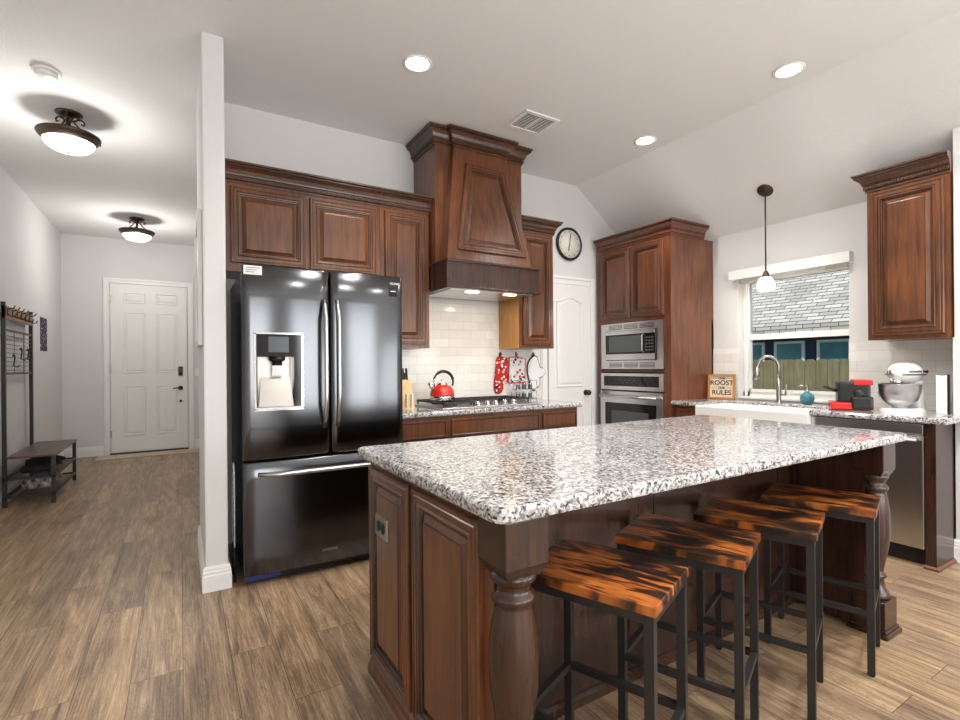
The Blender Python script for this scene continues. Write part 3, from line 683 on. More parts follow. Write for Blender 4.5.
# plain round wall clock above the pantry door
cl = thing('wall_clock', 'round black rimmed clock with ivory face above pantry door', 'wall clock', (3.46, BY, 2.50))
mb = MB(); mb.lathe([(0, 0), (.165, 0), (.172, -.01), (.168, -.028), (.150, -.030), (.146, -.018), (0, -.018)], (3.46, BY, 2.50), 'y', 40); mb.build('rim', M_blackplastic, cl)
mb = MB(); mb.lathe([(.146, -.0185), (.146, -.020), (0, -.020)], (3.46, BY, 2.50), 'y', 40); mb.build('clock_face', M_clockface, cl)
for a, L, wd in ((8, .115, .007), (-168, .075, .010)):
    a = math.radians(a); mb = MB(); mb.tube([(3.46, BY-.023, 2.50), (3.46+L*math.sin(a), BY-.023, 2.50+L*math.cos(a))], .003, rect=(.002, wd)); mb.build('clock_hand', M_ink, cl)
mb = MB()
for k in range(12):
    a = k*PI/6; mb.box(3.46+.125*math.sin(a)-.004, 3.46+.125*math.sin(a)+.004, BY-.0215, BY-.0195, 2.50+.125*math.cos(a)-.006, 2.50+.125*math.cos(a)+.006)
mb.build('hour_marks', M_ink, cl)

# ================================================================== REFRIGERATOR
f = thing('refrigerator', 'black stainless french door refrigerator with water dispenser', 'refrigerator', (.78, 3.5, 0))
FX0, FX1, FYf = .298, 1.262, 3.075
SPL = .787
MB().box(FX0+.004, FX1-.004, FYf+.085, 3.86, .055, 1.80, bev=.006).build('body', M_blackplastic, f)
MB().box(FX0+.02, FX1-.02, FYf+.06, 3.80, .012, .055).build('base_grille', M_blackplastic, f)
for x in (FX0+.07, FX1-.07):
    for y in (3.2, 3.75): MB().lathe([(.02, 0), (.02, .014)], (x, y, 0), seg=10).build('foot', M_blackplastic, f)
def bowed(mb, x0, x1, z0, z1, y, bow, hole=None, th=.075, mi=0):
    """appliance door front, gently convex, with optional rectangular hole"""
    xs = [x0, x0+.006, x0+.018]+[x0+.018+(x1-x0-.036)*i/14 for i in range(1, 14)]+[x1-.018, x1-.006, x1]
    zs = [z0, z0+.008]+[z0+.008+(z1-z0-.016)*i/6 for i in range(1, 6)]+[z1-.008, z1]
    if hole:
        hx0, hx1, hz0, hz1 = hole
        xs = sorted([x for x in xs if min(abs(x-hx0), abs(x-hx1)) > .012]+[hx0, hx1]); zs = sorted([z for z in zs if min(abs(z-hz0), abs(z-hz1)) > .02]+[hz0, hz1])
    def dep(x, z):
        t = (x-x0)/(x1-x0)*2-1; e = min(x-x0, x1-x); ez = min(z-z0, z1-z)
        d = bow*(1-t*t)
        if e < .018: d -= .012*(1-e/.018)**2
        if ez < .008: d -= .006*(1-ez/.008)
        return y-d
    g = [[mb.v((x, dep(x, z), z)) for z in zs] for x in xs]
    for i in range(len(xs)-1):
        for j in range(len(zs)-1):
            if hole and hx0-1e-6 <= xs[i] < hx1-1e-6 and hz0-1e-6 <= zs[j] < hz1-1e-6: continue
            q = mb.face([g[i][j], g[i+1][j], g[i+1][j+1], g[i][j+1]], mi)
            if q: q.smooth = True
    bk = {}
    border = [(i, 0) for i in range(len(xs))]+[(len(xs)-1, j) for j in range(1, len(zs))]+[(i, len(zs)-1) for i in range(len(xs)-2, -1, -1)]+[(0, j) for j in range(len(zs)-2, 0, -1)]
    rb = [mb.v((xs[i], y+th, zs[j])) for i, j in border]; rf = [g[i][j] for i, j in border]
    for k in range(len(border)): mb.face([rf[k], rf[(k+1) % len(border)], rb[(k+1) % len(border)], rb[k]], mi)
    mb.face(rb, mi)
# dispenser recess
DX0, DX1, DZ0, DZ1 = .362, .618, 1.005, 1.445
mb = MB(); bowed(mb, FX0, SPL-.003, .718, 1.835, FYf, .014, hole=(DX0, DX1, DZ0, DZ1)); ld = mb.build('left_door', M_black_steel, f)
mb = MB(); bowed(mb, SPL+.003, FX1, .718, 1.835, FYf, .014); rd = mb.build('right_door', M_black_steel, f)
mb = MB(); bowed(mb, FX0, FX1, .062, .708, FYf, .022); fd = mb.build('freezer_drawer', M_black_steel, f)
yd = FYf-.013
mb = MB(); 
# frame
for a in ((DX0-.006, DX1+.006, DZ0-.006, DZ0+.006), (DX0-.006, DX1+.006, DZ1-.006, DZ1+.004), (DX0-.006, DX0+.005, DZ0, DZ1), (DX1-.005, DX1+.006, DZ0, DZ1)):
    mb.box(a[0], a[1], yd-.006, yd+.02, a[2], a[3])
mb.build('dispenser_frame', M_chrome, ld)
MB().box(DX0+.005, DX1-.005, yd-.004, yd+.03, 1.31, DZ1-.006).build('control_panel', M_blackglass, ld)
MB().box(DX0+.07, DX1-.075, yd-.006, yd-.003, 1.335, 1.425).build('display', M_greyglass, ld)
mb = MB(); mb.box(DX0+.005, DX1-.005, yd+.07, yd+.074, DZ0+.006, 1.31)
mb.box(DX0+.005, DX1-.005, yd, yd+.07, DZ0+.006, DZ0+.014); mb.build('recess_back', M_nickel, ld)
MB().box(DX0+.005, DX0+.012, yd, yd+.07, DZ0+.014, 1.31).build('recess_side', M_blackglass, ld); MB().box(DX1-.045, DX1-.005, yd+.005, yd+.07, DZ0+.014, 1.31).build('recess_side', M_blackglass, ld)
mb = MB(); mb.lathe([(.045, 0), (.045, -.02), (.028, -.03), (.028, -.05), (0, -.05)], (.485, yd+.04, 1.31), seg=18); mb.build('nozzle', M_blackplastic, ld)
MB().box(.455, .515, yd+.035, yd+.05, 1.195, 1.262, bev=.004).build('paddle', M_chrome, ld)
fr = (Vector((0, yd+.022, 0)), X_, Z_, -Y_)
mb = MB(); q = [mb.v(c_) for c_ in ((DX0+.035, yd+.06, 1.19), (DX1-.06, yd+.06, 1.19), (DX1-.045, yd+.012, DZ0+.016), (DX0+.02, yd+.012, DZ0+.016))]; q2 = [mb.v(v_.co+Vector((0, .008, 0))) for v_ in q]
mb.face(q); mb.face(q2[::-1]); [mb.face([q[i], q[(i+1) % 4], q2[(i+1) % 4], q2[i]]) for i in range(4)]; mb.build('sloped_tray', M_nickel, ld)
def bar_handle(mb, pts, r): mb.tube(pts, r, 12)
for door, x in ((ld, SPL-.040), (rd, SPL+.038)):
    mb = MB(); pts = []
    for i in range(13):
        t = i/12; z = .885+t*(1.655-.885); b_ = math.sin(PI*t); pts.append((x, FYf-.012-.052*min(1, b_*2.2)-.006*b_, z))
    mb.tube(pts, .0125, 12); mb.build('door_handle', M_steel, door)
mb = MB(); pts = []
for i in range(17):
    t = i/16; x = .375+t*(1.19-.375); b_ = math.sin(PI*t); pts.append((x, FYf-.018-.048*min(1, b_*3)-.006*b_, .638))
mb.tube(pts, .0125, 12); mb.build('drawer_handle', M_steel, fd)
o = MB().box(.306, .402, FYf-.0105, FYf-.0005, 1.775, 1.826).build('sticker', M_paper, ld); 
fs = (Vector((.354, FYf-.0042, 1.812)), X_, Z_, -Y_)
for i in range(3):
    MB().box(.318, .39-.014*i, FYf-.0112, FYf-.0104, 1.812-.012*i, 1.815-.012*i).build('printed_line', M_ink, ld)
o = MB().box(1.165, 1.222, FYf-.010, FYf-.005, 1.705, 1.765).build('badge', M_blackglass, rd)
MB().box(1.176, 1.211, FYf-.0115, FYf-.0095, 1.735, 1.741).build('printed_line', M_paper, rd)
text_part('SAMSUNG', .022, (Vector((1.19, FYf-.0075, 1.787)), X_, Z_, -Y_), rd, M_paper)
text_part('SAMSUNG', .020, (Vector((.77, FYf-.0225, .142)), X_, Z_, -Y_), fd, M_steel)
MB().box(FX0+.01, FX0+.20, FYf+.052, FYf+.06, .014, .05).build('blue_film', plain('blue_film', srgb(40, 62, 120), .4), f)['label'] = 'blue protective film on the base grille'
# hinge covers
for x in (FX0+.05, FX1-.05): MB().box(x-.045, x+.045, FYf+.02, FYf+.12, 1.80, 1.825, bev=.008).build('hinge_cover', M_blackplastic, f)
# folded wire step rack in the gap
fw = thing('folded_wire_rack', 'folded white wire rack wedged between refrigerator and wall', 'rack', (.262, 3.27, 0))
mb = MB()
for y in (3.21, 3.33): mb.tube([(.262, y, .20), (.262, y, .62)], .004, 6)
for k in range(15): mb.tube([(.262, 3.21, .21+k*.028), (.262, 3.33, .21+k*.028)], .002, 5)
mb.build('wire_grid', M_white, fw)
mb = MB(); mb.tube([(.262, 3.21, .62), (.262, 3.24, .68), (.262, 3.30, .68), (.262, 3.33, .62)], .005, 6); mb.build('handle', M_white, fw)
[MB().tube([(.262, y, 0), (.262, y, .20)], .005, 6).build('leg', M_blackplastic, fw) for y in (3.21, 3.33)]

# ================================================================== OVEN TOWER
tw = thing('oven_cabinet', 'tall reddish brown cabinet holding microwave and wall oven', 'kitchen cabinet', (4.13, 3.4, 0))
TX, TY0, TY1 = 3.82, 2.955, 3.865
mb = MB()
# shell with an open bay for the appliances
mb.box(TX, RX-.001, TY0, TY0+.075, .10, 2.44); mb.box(TX, RX-.001, TY1-.045, TY1, .10, 2.44)
mb.box(TX, RX-.001, TY0+.075, TY1-.045, 1.665, 2.44); mb.box(TX, RX-.001, TY0+.075, TY1-.045, .10, .30); mb.box(TX+.02, RX-.001, TY0+.075, TY1-.045, 1.17, 1.19)
mb.box(RX-.03, RX-.001, TY0, TY1, .3, 1.67); mb.box(TX+.06, RX-.01, TY0+.01, TY1, 0, .10)
mb.build('carcass', M_woodred, tw)
for a, b in ((3.025, 3.41), (3.425, 3.815)):
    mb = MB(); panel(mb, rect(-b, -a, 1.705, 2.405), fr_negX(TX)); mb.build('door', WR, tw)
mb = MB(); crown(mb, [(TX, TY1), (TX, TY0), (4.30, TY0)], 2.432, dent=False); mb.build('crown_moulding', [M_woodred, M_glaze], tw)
mb = MB(); panel(mb, rect(-3.815, -3.025, .12, .29), fr_negX(TX)); mb.build('drawer', WR, tw)
mw = thing('microwave_oven', 'built-in stainless microwave with vented trim kit above wall oven', 'microwave', (4.0, 3.42, 1.195))
a0, a1 = 3.032, 3.818
mb = MB(); mb.box(TX-.012, TX-.001, a0, a1, 1.20, 1.285); mb.box(TX-.012, TX-.001, a0, a1, 1.585, 1.662); mb.box(TX-.012, TX-.001, a0, a0+.075, 1.285, 1.585); mb.box(TX-.012, TX-.001, a1-.075, a1, 1.285, 1.585)
mb.build('trim_frame', M_steel, mw)
for z in (1.218, 1.600):
    for k in range(3):
        y0_ = a0+.10+k*.20; MB().box(TX-.0135, TX-.0115, y0_, y0_+.175, z, z+.045).build('vent_slot', M_blackplastic, mw)
        mb = MB()
        for j in range(3): mb.box(TX-.017, TX-.0135, y0_, y0_+.175, z+.007+j*.013, z+.014+j*.013)
        mb.build('vent_louver', M_steel, mw)
MB().box(TX+.01, 4.25, a0+.08, a1-.08, 1.20, 1.60).build('housing', M_blackplastic, mw)
mb = MB(); mb.box(TX-.028, TX+.01, a0+.077, a1-.077, 1.287, 1.583, bev=.004); mb.build('door', M_blackglass, mw)
for z0, z1 in ((1.292, 1.35), (1.545, 1.580)): MB().box(TX-.033, TX-.027, a0+.085, a1-.085, z0, z1, bev=.002).build('door_band', M_steel, mw)
MB().box(TX-.031, TX-.0275, a0+.24, a1-.13, 1.37, 1.53).build('door_window', M_greyglass, mw)
mb = MB()
for r_ in range(5):
    for c_ in range(3): mb.box(TX-.031, TX-.0275, a0+.10+c_*.033, a0+.122+c_*.033, 1.375+r_*.03, 1.392+r_*.03)
mb.build('keypad', M_greyglass, mw)
mb = MB(); mb.tube([(TX-.03, a0+.215, 1.36), (TX-.05, a0+.215, 1.38), (TX-.05, a0+.215, 1.52), (TX-.03, a0+.215, 1.54)], .006, 8); mb.build('door_handle', M_steel, mw)
ov = thing('wall_oven', 'built-in stainless wall oven with black control panel below microwave', 'oven', (4.0, 3.42, .31))
MB().box(TX+.01, 4.30, a0+.02, a1-.02, .31, 1.15).build('housing', M_blackplastic, ov)
MB().box(TX-.020, TX+.01, a0, a1, .99, 1.158, bev=.003).build('control_frame', M_steel, ov)
MB().box(TX-.0225, TX-.019, a0+.045, a1-.045, 1.028, 1.130).build('control_panel', M_blackglass, ov)
mb = MB()
for k in range(8): mb.box(TX-.0235, TX-.0222, a0+.30+k*.03, a0+.315+k*.03, 1.06+(k % 2)*.02, 1.072+(k % 2)*.02)
mb.build('control_marks', M_greyglass, ov)
MB().box(TX-.030, TX+.01, a0, a1, .33, .975, bev=.004).build('door', M_steel, ov)
MB().box(TX-.0325, TX-.029, a0+.07, a1-.07, .42, .86).build('door_window', M_blackglass, ov)
MB().box(TX-.0335, TX-.032, a0+.16, a1-.16, .48, .78).build('inner_window', M_greyglass, ov)
mb = MB(); mb.tube([(TX-.075, a0+.03, .925), (TX-.075, a1-.03, .925)], .013, 12)
for y in (a0+.06, a1-.06): mb.tube([(TX-.03, y, .925), (TX-.075, y, .925)], .009, 8)
mb.build('door_handle', M_steel, ov)

# ================================================================== SINK RUN
KX = 3.855
def run_cabinet(label, y0, y1, mats, drawer=True, sink=False, panel_end=False):
    t = thing('base_cabinet', label, 'kitchen cabinet', (4.15, (y0+y1)/2, 0))
    zt_ = .875 if not sink else .64
    mb = MB(); mb.box(KX, RX-.001, y0, y1, .10, zt_); mb.box(KX+.06, RX-.001, y0, y1, 0, .10); mb.build('carcass', mats[0], t)
    return t
t = run_cabinet('brown base cabinet squeezed between oven tower and white sink', 2.70, 2.953, WR)
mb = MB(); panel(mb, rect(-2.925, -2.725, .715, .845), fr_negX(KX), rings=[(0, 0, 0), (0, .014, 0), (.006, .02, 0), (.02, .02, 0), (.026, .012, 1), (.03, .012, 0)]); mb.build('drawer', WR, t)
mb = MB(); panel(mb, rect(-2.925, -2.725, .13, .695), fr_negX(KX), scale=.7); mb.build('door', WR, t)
t = run_cabinet('brown two-door base cabinet under the white farmhouse sink', 1.80, 2.698, WR, sink=True)
for a, b in ((1.81, 2.245), (2.255, 2.69)):
    mb = MB(); panel(mb, rect(-b, -a, .13, .62), fr_negX(KX)); mb.build('door', WR, t)
# farmhouse sink
sk = thing('farmhouse_sink', 'white porcelain apron-front farmhouse sink below the window', 'sink', (4.0, 2.235, .64))
mb = MB(); sx0, sx1, sy0, sy1, sz0, sz1 = 3.785, 4.22, 1.80, 2.69, .645, .893
ring = lambda x0, x1, y0, y1, z: [mb.v((x0, y0, z)), mb.v((x1, y0, z)), mb.v((x1, y1, z)), mb.v((x0, y1, z))]
R0 = ring(sx0+.006, sx1, sy0, sy1, sz0); R1 = ring(sx0, sx1, sy0, sy1, sz0+.012); R2 = ring(sx0, sx1, sy0, sy1, sz1-.01); R3 = ring(sx0+.008, sx1-.004, sy0+.004, sy1-.004, sz1)
R4 = ring(sx0+.03, sx1-.03, sy0+.03, sy1-.03, sz1); R5 = ring(sx0+.045, sx1-.045, sy0+.045, sy1-.045, sz0+.03)
mb.face(R0[::-1]); mb.face(R5)
for a, b in ((R0, R1), (R1, R2), (R2, R3), (R3, R4), (R4, R5)):
    for i in range(4): mb.face([a[i], a[(i+1) % 4], b[(i+1) % 4], b[i]])
mb.build('basin', M_porc, sk)
MB().lathe([(.045, .031), (.045, .036), (0, .034)], (4.0, 2.25, .645), seg=18).build('drain', M_chrome, sk)
# dishwasher
dw = thing('dishwasher', 'stainless dishwasher beside the white sink, under granite counter', 'dishwasher', (4.12, 1.49, 0))
MB().box(KX+.015, 4.40, 1.185, 1.795, .10, .868).build('body', M_blackplastic, dw)
MB().box(KX-.018, KX+.015, 1.178, 1.797, .112, .80, bev=.004).build('door', M_steel, dw)
mb = MB(); mb.box(KX-.024, KX+.015, 1.178, 1.797, .805, .868, bev=.004); mb.build('control_panel', M_steel, dw)
mb = MB(); mb.tube([(KX-.055, 1.20, .775), (KX-.055, 1.775, .775)], .010, 12)
for y in (1.22, 1.755): mb.tube([(KX-.015, y, .775), (KX-.055, y, .775)], .008, 8)
mb.build('door_handle', M_steel, dw)
MB().box(KX+.05, 4.38, 1.19, 1.795, 0, .10).build('toe_kick', M_blacktoe, dw)
# end panel
ep = thing('end_panel_cabinet', 'narrow dark brown end cabinet right of the dishwasher', 'kitchen cabinet', (4.0, 1.15, 0))
MB().box(KX-.012, 4.138, 1.122, 1.174, 0, .875).build('panel', M_wooddark, ep)
mb = MB(); crown(mb, [(KX-.012, 1.18), (KX-.012, 1.122), (4.138, 1.122)], 0, [(0, 0), (.016, 0), (.014, .012), (.004, .022), (0, .022)], dent=False); mb.build('base_moulding', M_woodred, ep)
# countertop right: U around the sink
mb = MB()
slab(mb, 3.805, RX-.009, 2.694, 2.953, .876, .914)
slab(mb, 4.222, RX-.009, 1.80, 2.696, .876, .914)
slab(mb, 3.805, RX-.009, 1.124, 1.799, .876, .914)
slab(mb, 3.805, 4.138, 1.06, 1.125, .876, .914)
tag(mb.build('countertop', M_granite), 'speckled granite countertop along the window wall around the sink', 'countertop')
# faucet
fa = thing('faucet', 'tall brushed nickel gooseneck faucet behind the sink', 'faucet', (4.31, 2.27, .914))
fx, fy = 4.31, 2.27
MB().lathe([(.028, 0), (.028, .006), (.021, .012), (.019, .02), (.019, .13), (.0175, .14), (.0165, .20)], (fx, fy, .914), seg=18).build('base', M_nickel, fa)
pts = [(fx, fy, .914+.19), (fx, fy, 1.19)]
dx, dy = -.6, .8
for i in range(13):
    a = PI*i/12; r_ = .078; pts.append((fx+dx*r_*(1-math.cos(a)), fy+dy*r_*(1-math.cos(a)), 1.205+.10*math.sin(a)))
mb = MB(); mb.tube(pts, .0135, 12); mb.build('spout', M_nickel, fa)
e = pts[-1]; mb = MB(); mb.tube([(e[0], e[1], e[2]+.005), (e[0]-.004, e[1]+.006, e[2]-.05), (e[0]-.008, e[1]+.012, e[2]-.10)], [.017, .023, .027], 14); mb.build('spray_head', M_nickel, fa)
mb = MB(); mb.tube([(fx, fy-.01, .985), (fx-.006, fy-.06, .985)], .009, 10); mb.tube([(fx-.006, fy-.055, .985), (fx-.008, fy-.066, 1.07)], [.008, .006], 10); mb.build('lever', M_nickel, fa)
# soap dispenser
so = thing('soap_dispenser', 'blue glass soap pump bottle standing beside the faucet', 'soap dispenser', (4.30, 2.045, .914))
c = (4.30, 2.045, .914)
MB().lathe([(.028, 0), (.046, .02), (.052, .05), (.044, .078), (.022, .094), (.016, .10)], c, seg=24).build('bottle', M_teal, so)
mb = MB(); mb.lathe([(.018, .10), (.018, .112), (.006, .114), (.006, .15)], c, seg=14); mb.tube([(c[0], c[1], c[2]+.15), (c[0]-.02, c[1]+.035, c[2]+.152), (c[0]-.032, c[1]+.055, c[2]+.146)], .006, 8); mb.build('pump', M_chrome, so)
# framed sign
sg = thing('framed_sign', 'small wood framed sign with lettering at left of window', 'sign', (4.36, 2.80, .914))
ca, sa = math.cos(math.radians(-32)), math.sin(math.radians(-32))
yaw = math.radians(15); lean = math.radians(6)
# the sign faces -x, turned slightly to the camera
U = Vector((-math.sin(yaw)*-1, -math.cos(yaw), 0)); Nn = Vector((-math.cos(yaw), -math.sin(yaw), 0)); Vv = (Z_*math.cos(lean)-Nn*math.sin(lean)).normalized(); Nl = U.cross(Vv)
if Nl.dot(Nn) < 0: Nl = -Nl
o_ = Vector((4.345, 2.815, .916)); frs = (o_, U, Vv, Nl); hw = .118; hh = .232
mb = MB()
for r_ in (rect(-hw, hw, 0, .014), rect(-hw, hw, hh-.014, hh), rect(-hw, -hw+.014, .014, hh-.014), rect(hw-.014, hw, .014, hh-.014)): mb.prism(r_, -.018, .012, frs)
mb.build('frame', M_pine, sg)
mb = MB(); mb.prism(rect(-hw+.014, hw-.014, .014, hh-.014), -.014, -.006, frs); mb.build('board', M_linen, sg)
for tx, sz, h_ in (('OUR', .028, .192), ('ROOST', .062, .150), ('OUR', .028, .104), ('RULES', .062, .058)):
    text_part(tx, sz, (o_+Vv*h_+Nl*-.0055, U, Vv, Nl), sg, M_ink, bold=.0012)
mb = MB()
for hgt in (.192, .104):
    for a, b in ((-.09, -.04), (.04, .09)): mb.prism(rect(a, b, hgt-.001, hgt+.001), -.0055, -.0045, frs)
mb.build('line_ornament', M_ink, sg)
# waffle maker: black body with red trim
wm = thing('waffle_maker', 'black and red countertop waffle maker beside the stand mixer', 'waffle maker', (4.10, 1.63, .914))
def loc(ob_c, yawdeg):
    return Matrix.Translation(Vector(ob_c)) @ Matrix.Rotation(math.radians(yawdeg), 4, 'Z')
X0 = loc((4.09, 1.650, .914), -62)
def lmb(): q = MB(); q.xf = X0; return q
mb = lmb(); mb.box(-.135, .11, -.11, .11, .004, .055, bev=.012); mb.build('base', M_redplastic, wm)
mb = lmb(); mb.box(-.02, .11, -.115, .115, .004, .10, bev=.02); mb.build('rear_body', M_blackplastic, wm)
mb = lmb(); mb.box(-.09, .095, -.095, .095, .056, .20, bev=.015); mb.build('housing', M_blackplastic, wm)
mb = lmb(); mb.box(.0, .108, -.097, .098, .175, .213, bev=.008); mb.build('lid', M_redplastic, wm)
mb = lmb(); mb.tube([(-.09, -.05, .13), (-.15, -.05, .155), (-.165, 0, .16), (-.15, .05, .155), (-.09, .05, .13)], .010, 10); mb.build('handle', M_blackplastic, wm)
mb = lmb(); mb.lathe([(.03, 0), (.03, -.01), (.024, -.02), (0, -.02)], (.03, -.096, .12), 'y', 20); mb.build('dial', M_blackmetal, wm)
mb = lmb(); mb.box(-.128, -.120, -.03, .03, .02, .045); mb.build('emblem', M_paper, wm)
# stand mixer
mx_ = thing('stand_mixer', 'white stand mixer with shiny steel bowl on counter', 'stand mixer', (4.17, 1.36, .914))
X0 = loc((4.165, 1.375, .914), 160) @ Matrix.Scale(.9, 4)     # local +x = front of the mixer
mb = lmb(); slabp = [(.13*math.cos(a)*1.35+.02, .105*math.sin(a)) for a in [2*PI*i/28 for i in range(28)]]
mb.prism(slabp, 0, .022, (Vector((0, 0, 0)), X_, Y_, Z_)); mb.prism([(x*.93, y*.9) for x, y in slabp], .022, .030, (Vector((0, 0, 0)), X_, Y_, Z_)); mb.build('base', M_mixer, mx_)
mb = lmb(); mb.tube([(-.115, 0, .02), (-.118, 0, .10), (-.112, 0, .17), (-.10, 0, .235)], [.05, .036, .036, .045], 18); mb.build('pedestal', M_mixer, mx_)
mb = lmb(); pr_ = []
for i in range(17):
    t = i/16; x = -.14+t*.265; r_ = .074*math.sqrt(max(0, 1-abs(2*t-1)**3.2))+.0005; pr_.append((r_, x))
mb.lathe(pr_, (0, 0, .292), 'x', 24); mb.build('motor_head', M_mixer, mx_)
mb = lmb(); mb.lathe([(.040, 0), (.038, -.03), (.026, -.05), (.008, -.052), (.008, -.09)], (.075, 0, .245), seg=18); mb.build('planetary_hub', M_chrome, mx_)
mb = lmb(); mb.lathe([(.0, .03), (.045, .03), (.05, .036), (.046, .046), (.075, .060), (.105, .09), (.122, .14), (.129, .206), (.132, .208), (.126, .210), (.118, .14), (.10, .092), (.07, .064), (0, .052)], (.045, 0, 0), seg=32); mb.build('bowl', M_steel, mx_)
mb = lmb(); pts = [(.045, -.124, .17), (.045, -.155, .165), (.045, -.16, .13), (.045, -.145, .10), (.045, -.108, .095)]; mb.tube(pts, .005, 8); mb.build('bowl_handle', M_chrome, mx_)
mb = lmb(); mb.box(-.11, .09, -.0752, .0752, .272, .284, bev=.003); mb.build('trim_band', M_nickel, mx_)
Rm = Matrix.Rotation(math.radians(160), 3, 'Z')
lu = Rm @ Vector((1, 0, 0)); ln = Rm @ Vector((0, 1, 0)); lo = X0 @ Vector((-.005, .0755, .300))
text_part('KitchenAid', .022, (lo, -lu, Z_, ln), mx_, M_ink)
mb = lmb(); mb.lathe([(.008, 0), (.008, .022), (.012, .026), (0, .03)], (-.09, .066, .30), 'y', 12); mb.build('speed_knob', M_blackplastic, mx_)
mb = lmb(); mb.lathe([(.024, 0), (.024, .012), (.02, .016), (0, .017)], (.122, 0, .292), 'x', 20); mb.build('attachment_cap', M_chrome, mx_)
# white board leaning in the corner
bd = thing('cutting_board', 'white board with dark edge standing at the right counter end', 'cutting board', (4.28, 1.145, .914))
mb = MB(); mb.box(4.165, 4.183, 1.158, 1.214, .914, 1.160, bev=.003); mb.build('board', M_white, bd)
mb = MB(); mb.box(4.163, 4.185, 1.149, 1.158, .914, 1.166); mb.build('edge_strip', M_blackplastic, bd)
# upper cabinet on the window wall
uc = thing('wall_cabinet', 'brown single-door wall cabinet right of the window', 'kitchen cabinet', (4.27, 1.34, 1.40))
UX = 4.115
MB().box(UX, RX-.001, 1.125, 1.56, 1.40, 2.44).build('carcass', M_wood, uc)
mb = MB(); panel(mb, rect(-1.53, -1.15, 1.43, 2.41), fr_negX(UX)); mb.build('door', WD, uc)
mb = MB(); crown(mb, [(4.30, 1.56), (UX, 1.56), (UX, 1.118)], 2.43); mb.build('crown_moulding', [M_crown, M_glaze], uc)
# window valance and raised blind
bl = thing('window_blind', 'white blind raised to its valance above the kitchen window', 'window blind', (RX-.04, 2.275, 2.0))
mb = MB(); v0, v1, z0, z1 = 1.775, 2.75, 2.018, 2.100; mb.box(RX-.075, RX-.063, v0, v1, z0, z1, bev=.002); mb.box(RX-.063, RX, v1-.012, v1, z0, z1); mb.box(RX-.063, RX, v0, v0+.012, z0, z1); mb.box(RX-.068, RX-.06, v0, v1, z1-.012, z1+.003); mb.build('valance', M_trim, bl)
mb = MB()
for k in range(6): mb.box(RX+.01, RX+.055, W0+.015, W1-.02, 1.995+k*.0075, 1.999+k*.0075)
mb.build('stacked_slats', M_white, bl)
mb = MB(); mb.tube([(RX-.01, 2.60, 2.04), (RX-.01, 2.60, 1.1)], .0015, 5); mb.build('cord', M_white, bl)
mb = MB(); mb.tube([(RX-.01, 1.97, 2.04), (RX-.02, 1.975, 1.98)], .003, 6); mb.build('tilt_wand', M_white, bl)
# pendant over the sink
px, py = 4.165, 2.29
pz = slz(px)
pd = thing('pendant_light', 'small pendant with white glass shade above the sink', 'pendant light', (px, py, pz))
sl = math.atan((CH-RZ)/(RX-SX))
mb = MB(); mb.xf = Matrix.Translation((px, py, pz)) @ Matrix.Rotation(sl, 4, 'Y')
mb.lathe([(.062, 0), (.062, -.006), (.05, -.018), (.02, -.026), (.014, -.04), (0, -.04)], (0, 0, 0), seg=24); mb.build('canopy', M_bronze, pd)
MB().tube([(px, py, pz-.02), (px, py, 1.985)], .006, 8).build('stem', M_bronze, pd)
MB().lathe([(.009, .05), (.018, .04), (.024, .02), (.032, 0), (.032, -.006)], (px, py, 1.965), seg=20).build('socket_cup', M_bronze, pd)
MB().lathe([(.03, 0), (.045, -.012), (.062, -.045), (.068, -.08), (.060, -.108), (.057, -.108), (.064, -.08), (.058, -.045), (.04, -.014), (.026, -.004)], (px, py, 1.962), seg=28).build('lamp_shade', M_lampglass, pd)
lamp('pendant_bulb', 'POINT', (px, py, 1.84), 6, (1, .9, .75), shadow_soft_size=.04)

# ================================================================== ISLAND
isl = thing('kitchen_island', 'dark wooden island base with turned corner legs', 'kitchen island', (1.75, 1.5, 0))
IX0, IX1 = .672, 2.835
IY1 = 1.985
mb = MB(); mb.box(IX0, IX1, 1.39, IY1, .02, .875); mb.box(IX0, .775, 1.05, 1.39, .02, .875); mb.box(2.71, IX1-.01, 1.05, 1.39, .02, .875); mb.build('body', M_wooddark, isl)
MB().box(IX0+.02, IX1-.02, 1.380, 1.392, .03, .875).build('back_panel', M_wooddark, isl)
for x in (1.665, 2.60): MB().box(x-.002, x+.002, 1.377, 1.381, .03, .875).build('panel_seam', M_glaze, isl)
mb = MB(); crown(mb, [(.78, 1.380), (2.70, 1.380)], 0, [(0, 0), (.018, 0), (.018, .03), (.006, .04), (0, .04)], dent=False); mb.build('base_moulding', M_wooddark, isl)
for a, b in ((1.565, 1.965), (1.10, 1.53)):
    mb = MB(); panel(mb, rect(-b, -a, .075, .845), fr_negX(IX0)); mb.build('door', WD, isl)
mb = MB(); crown(mb, [(IX0, IY1+.0), (IX0, 1.055)], 0, [(0, 0), (.022, 0), (.022, .028), (.016, .034), (.012, .05), (.002, .058), (0, .06)], dent=False); mb.build('base_moulding', M_wood, isl)
MB().box(IX0-.004, IX0+.002, 1.05, IY1, .06, .875).build('end_face', M_wood, isl)
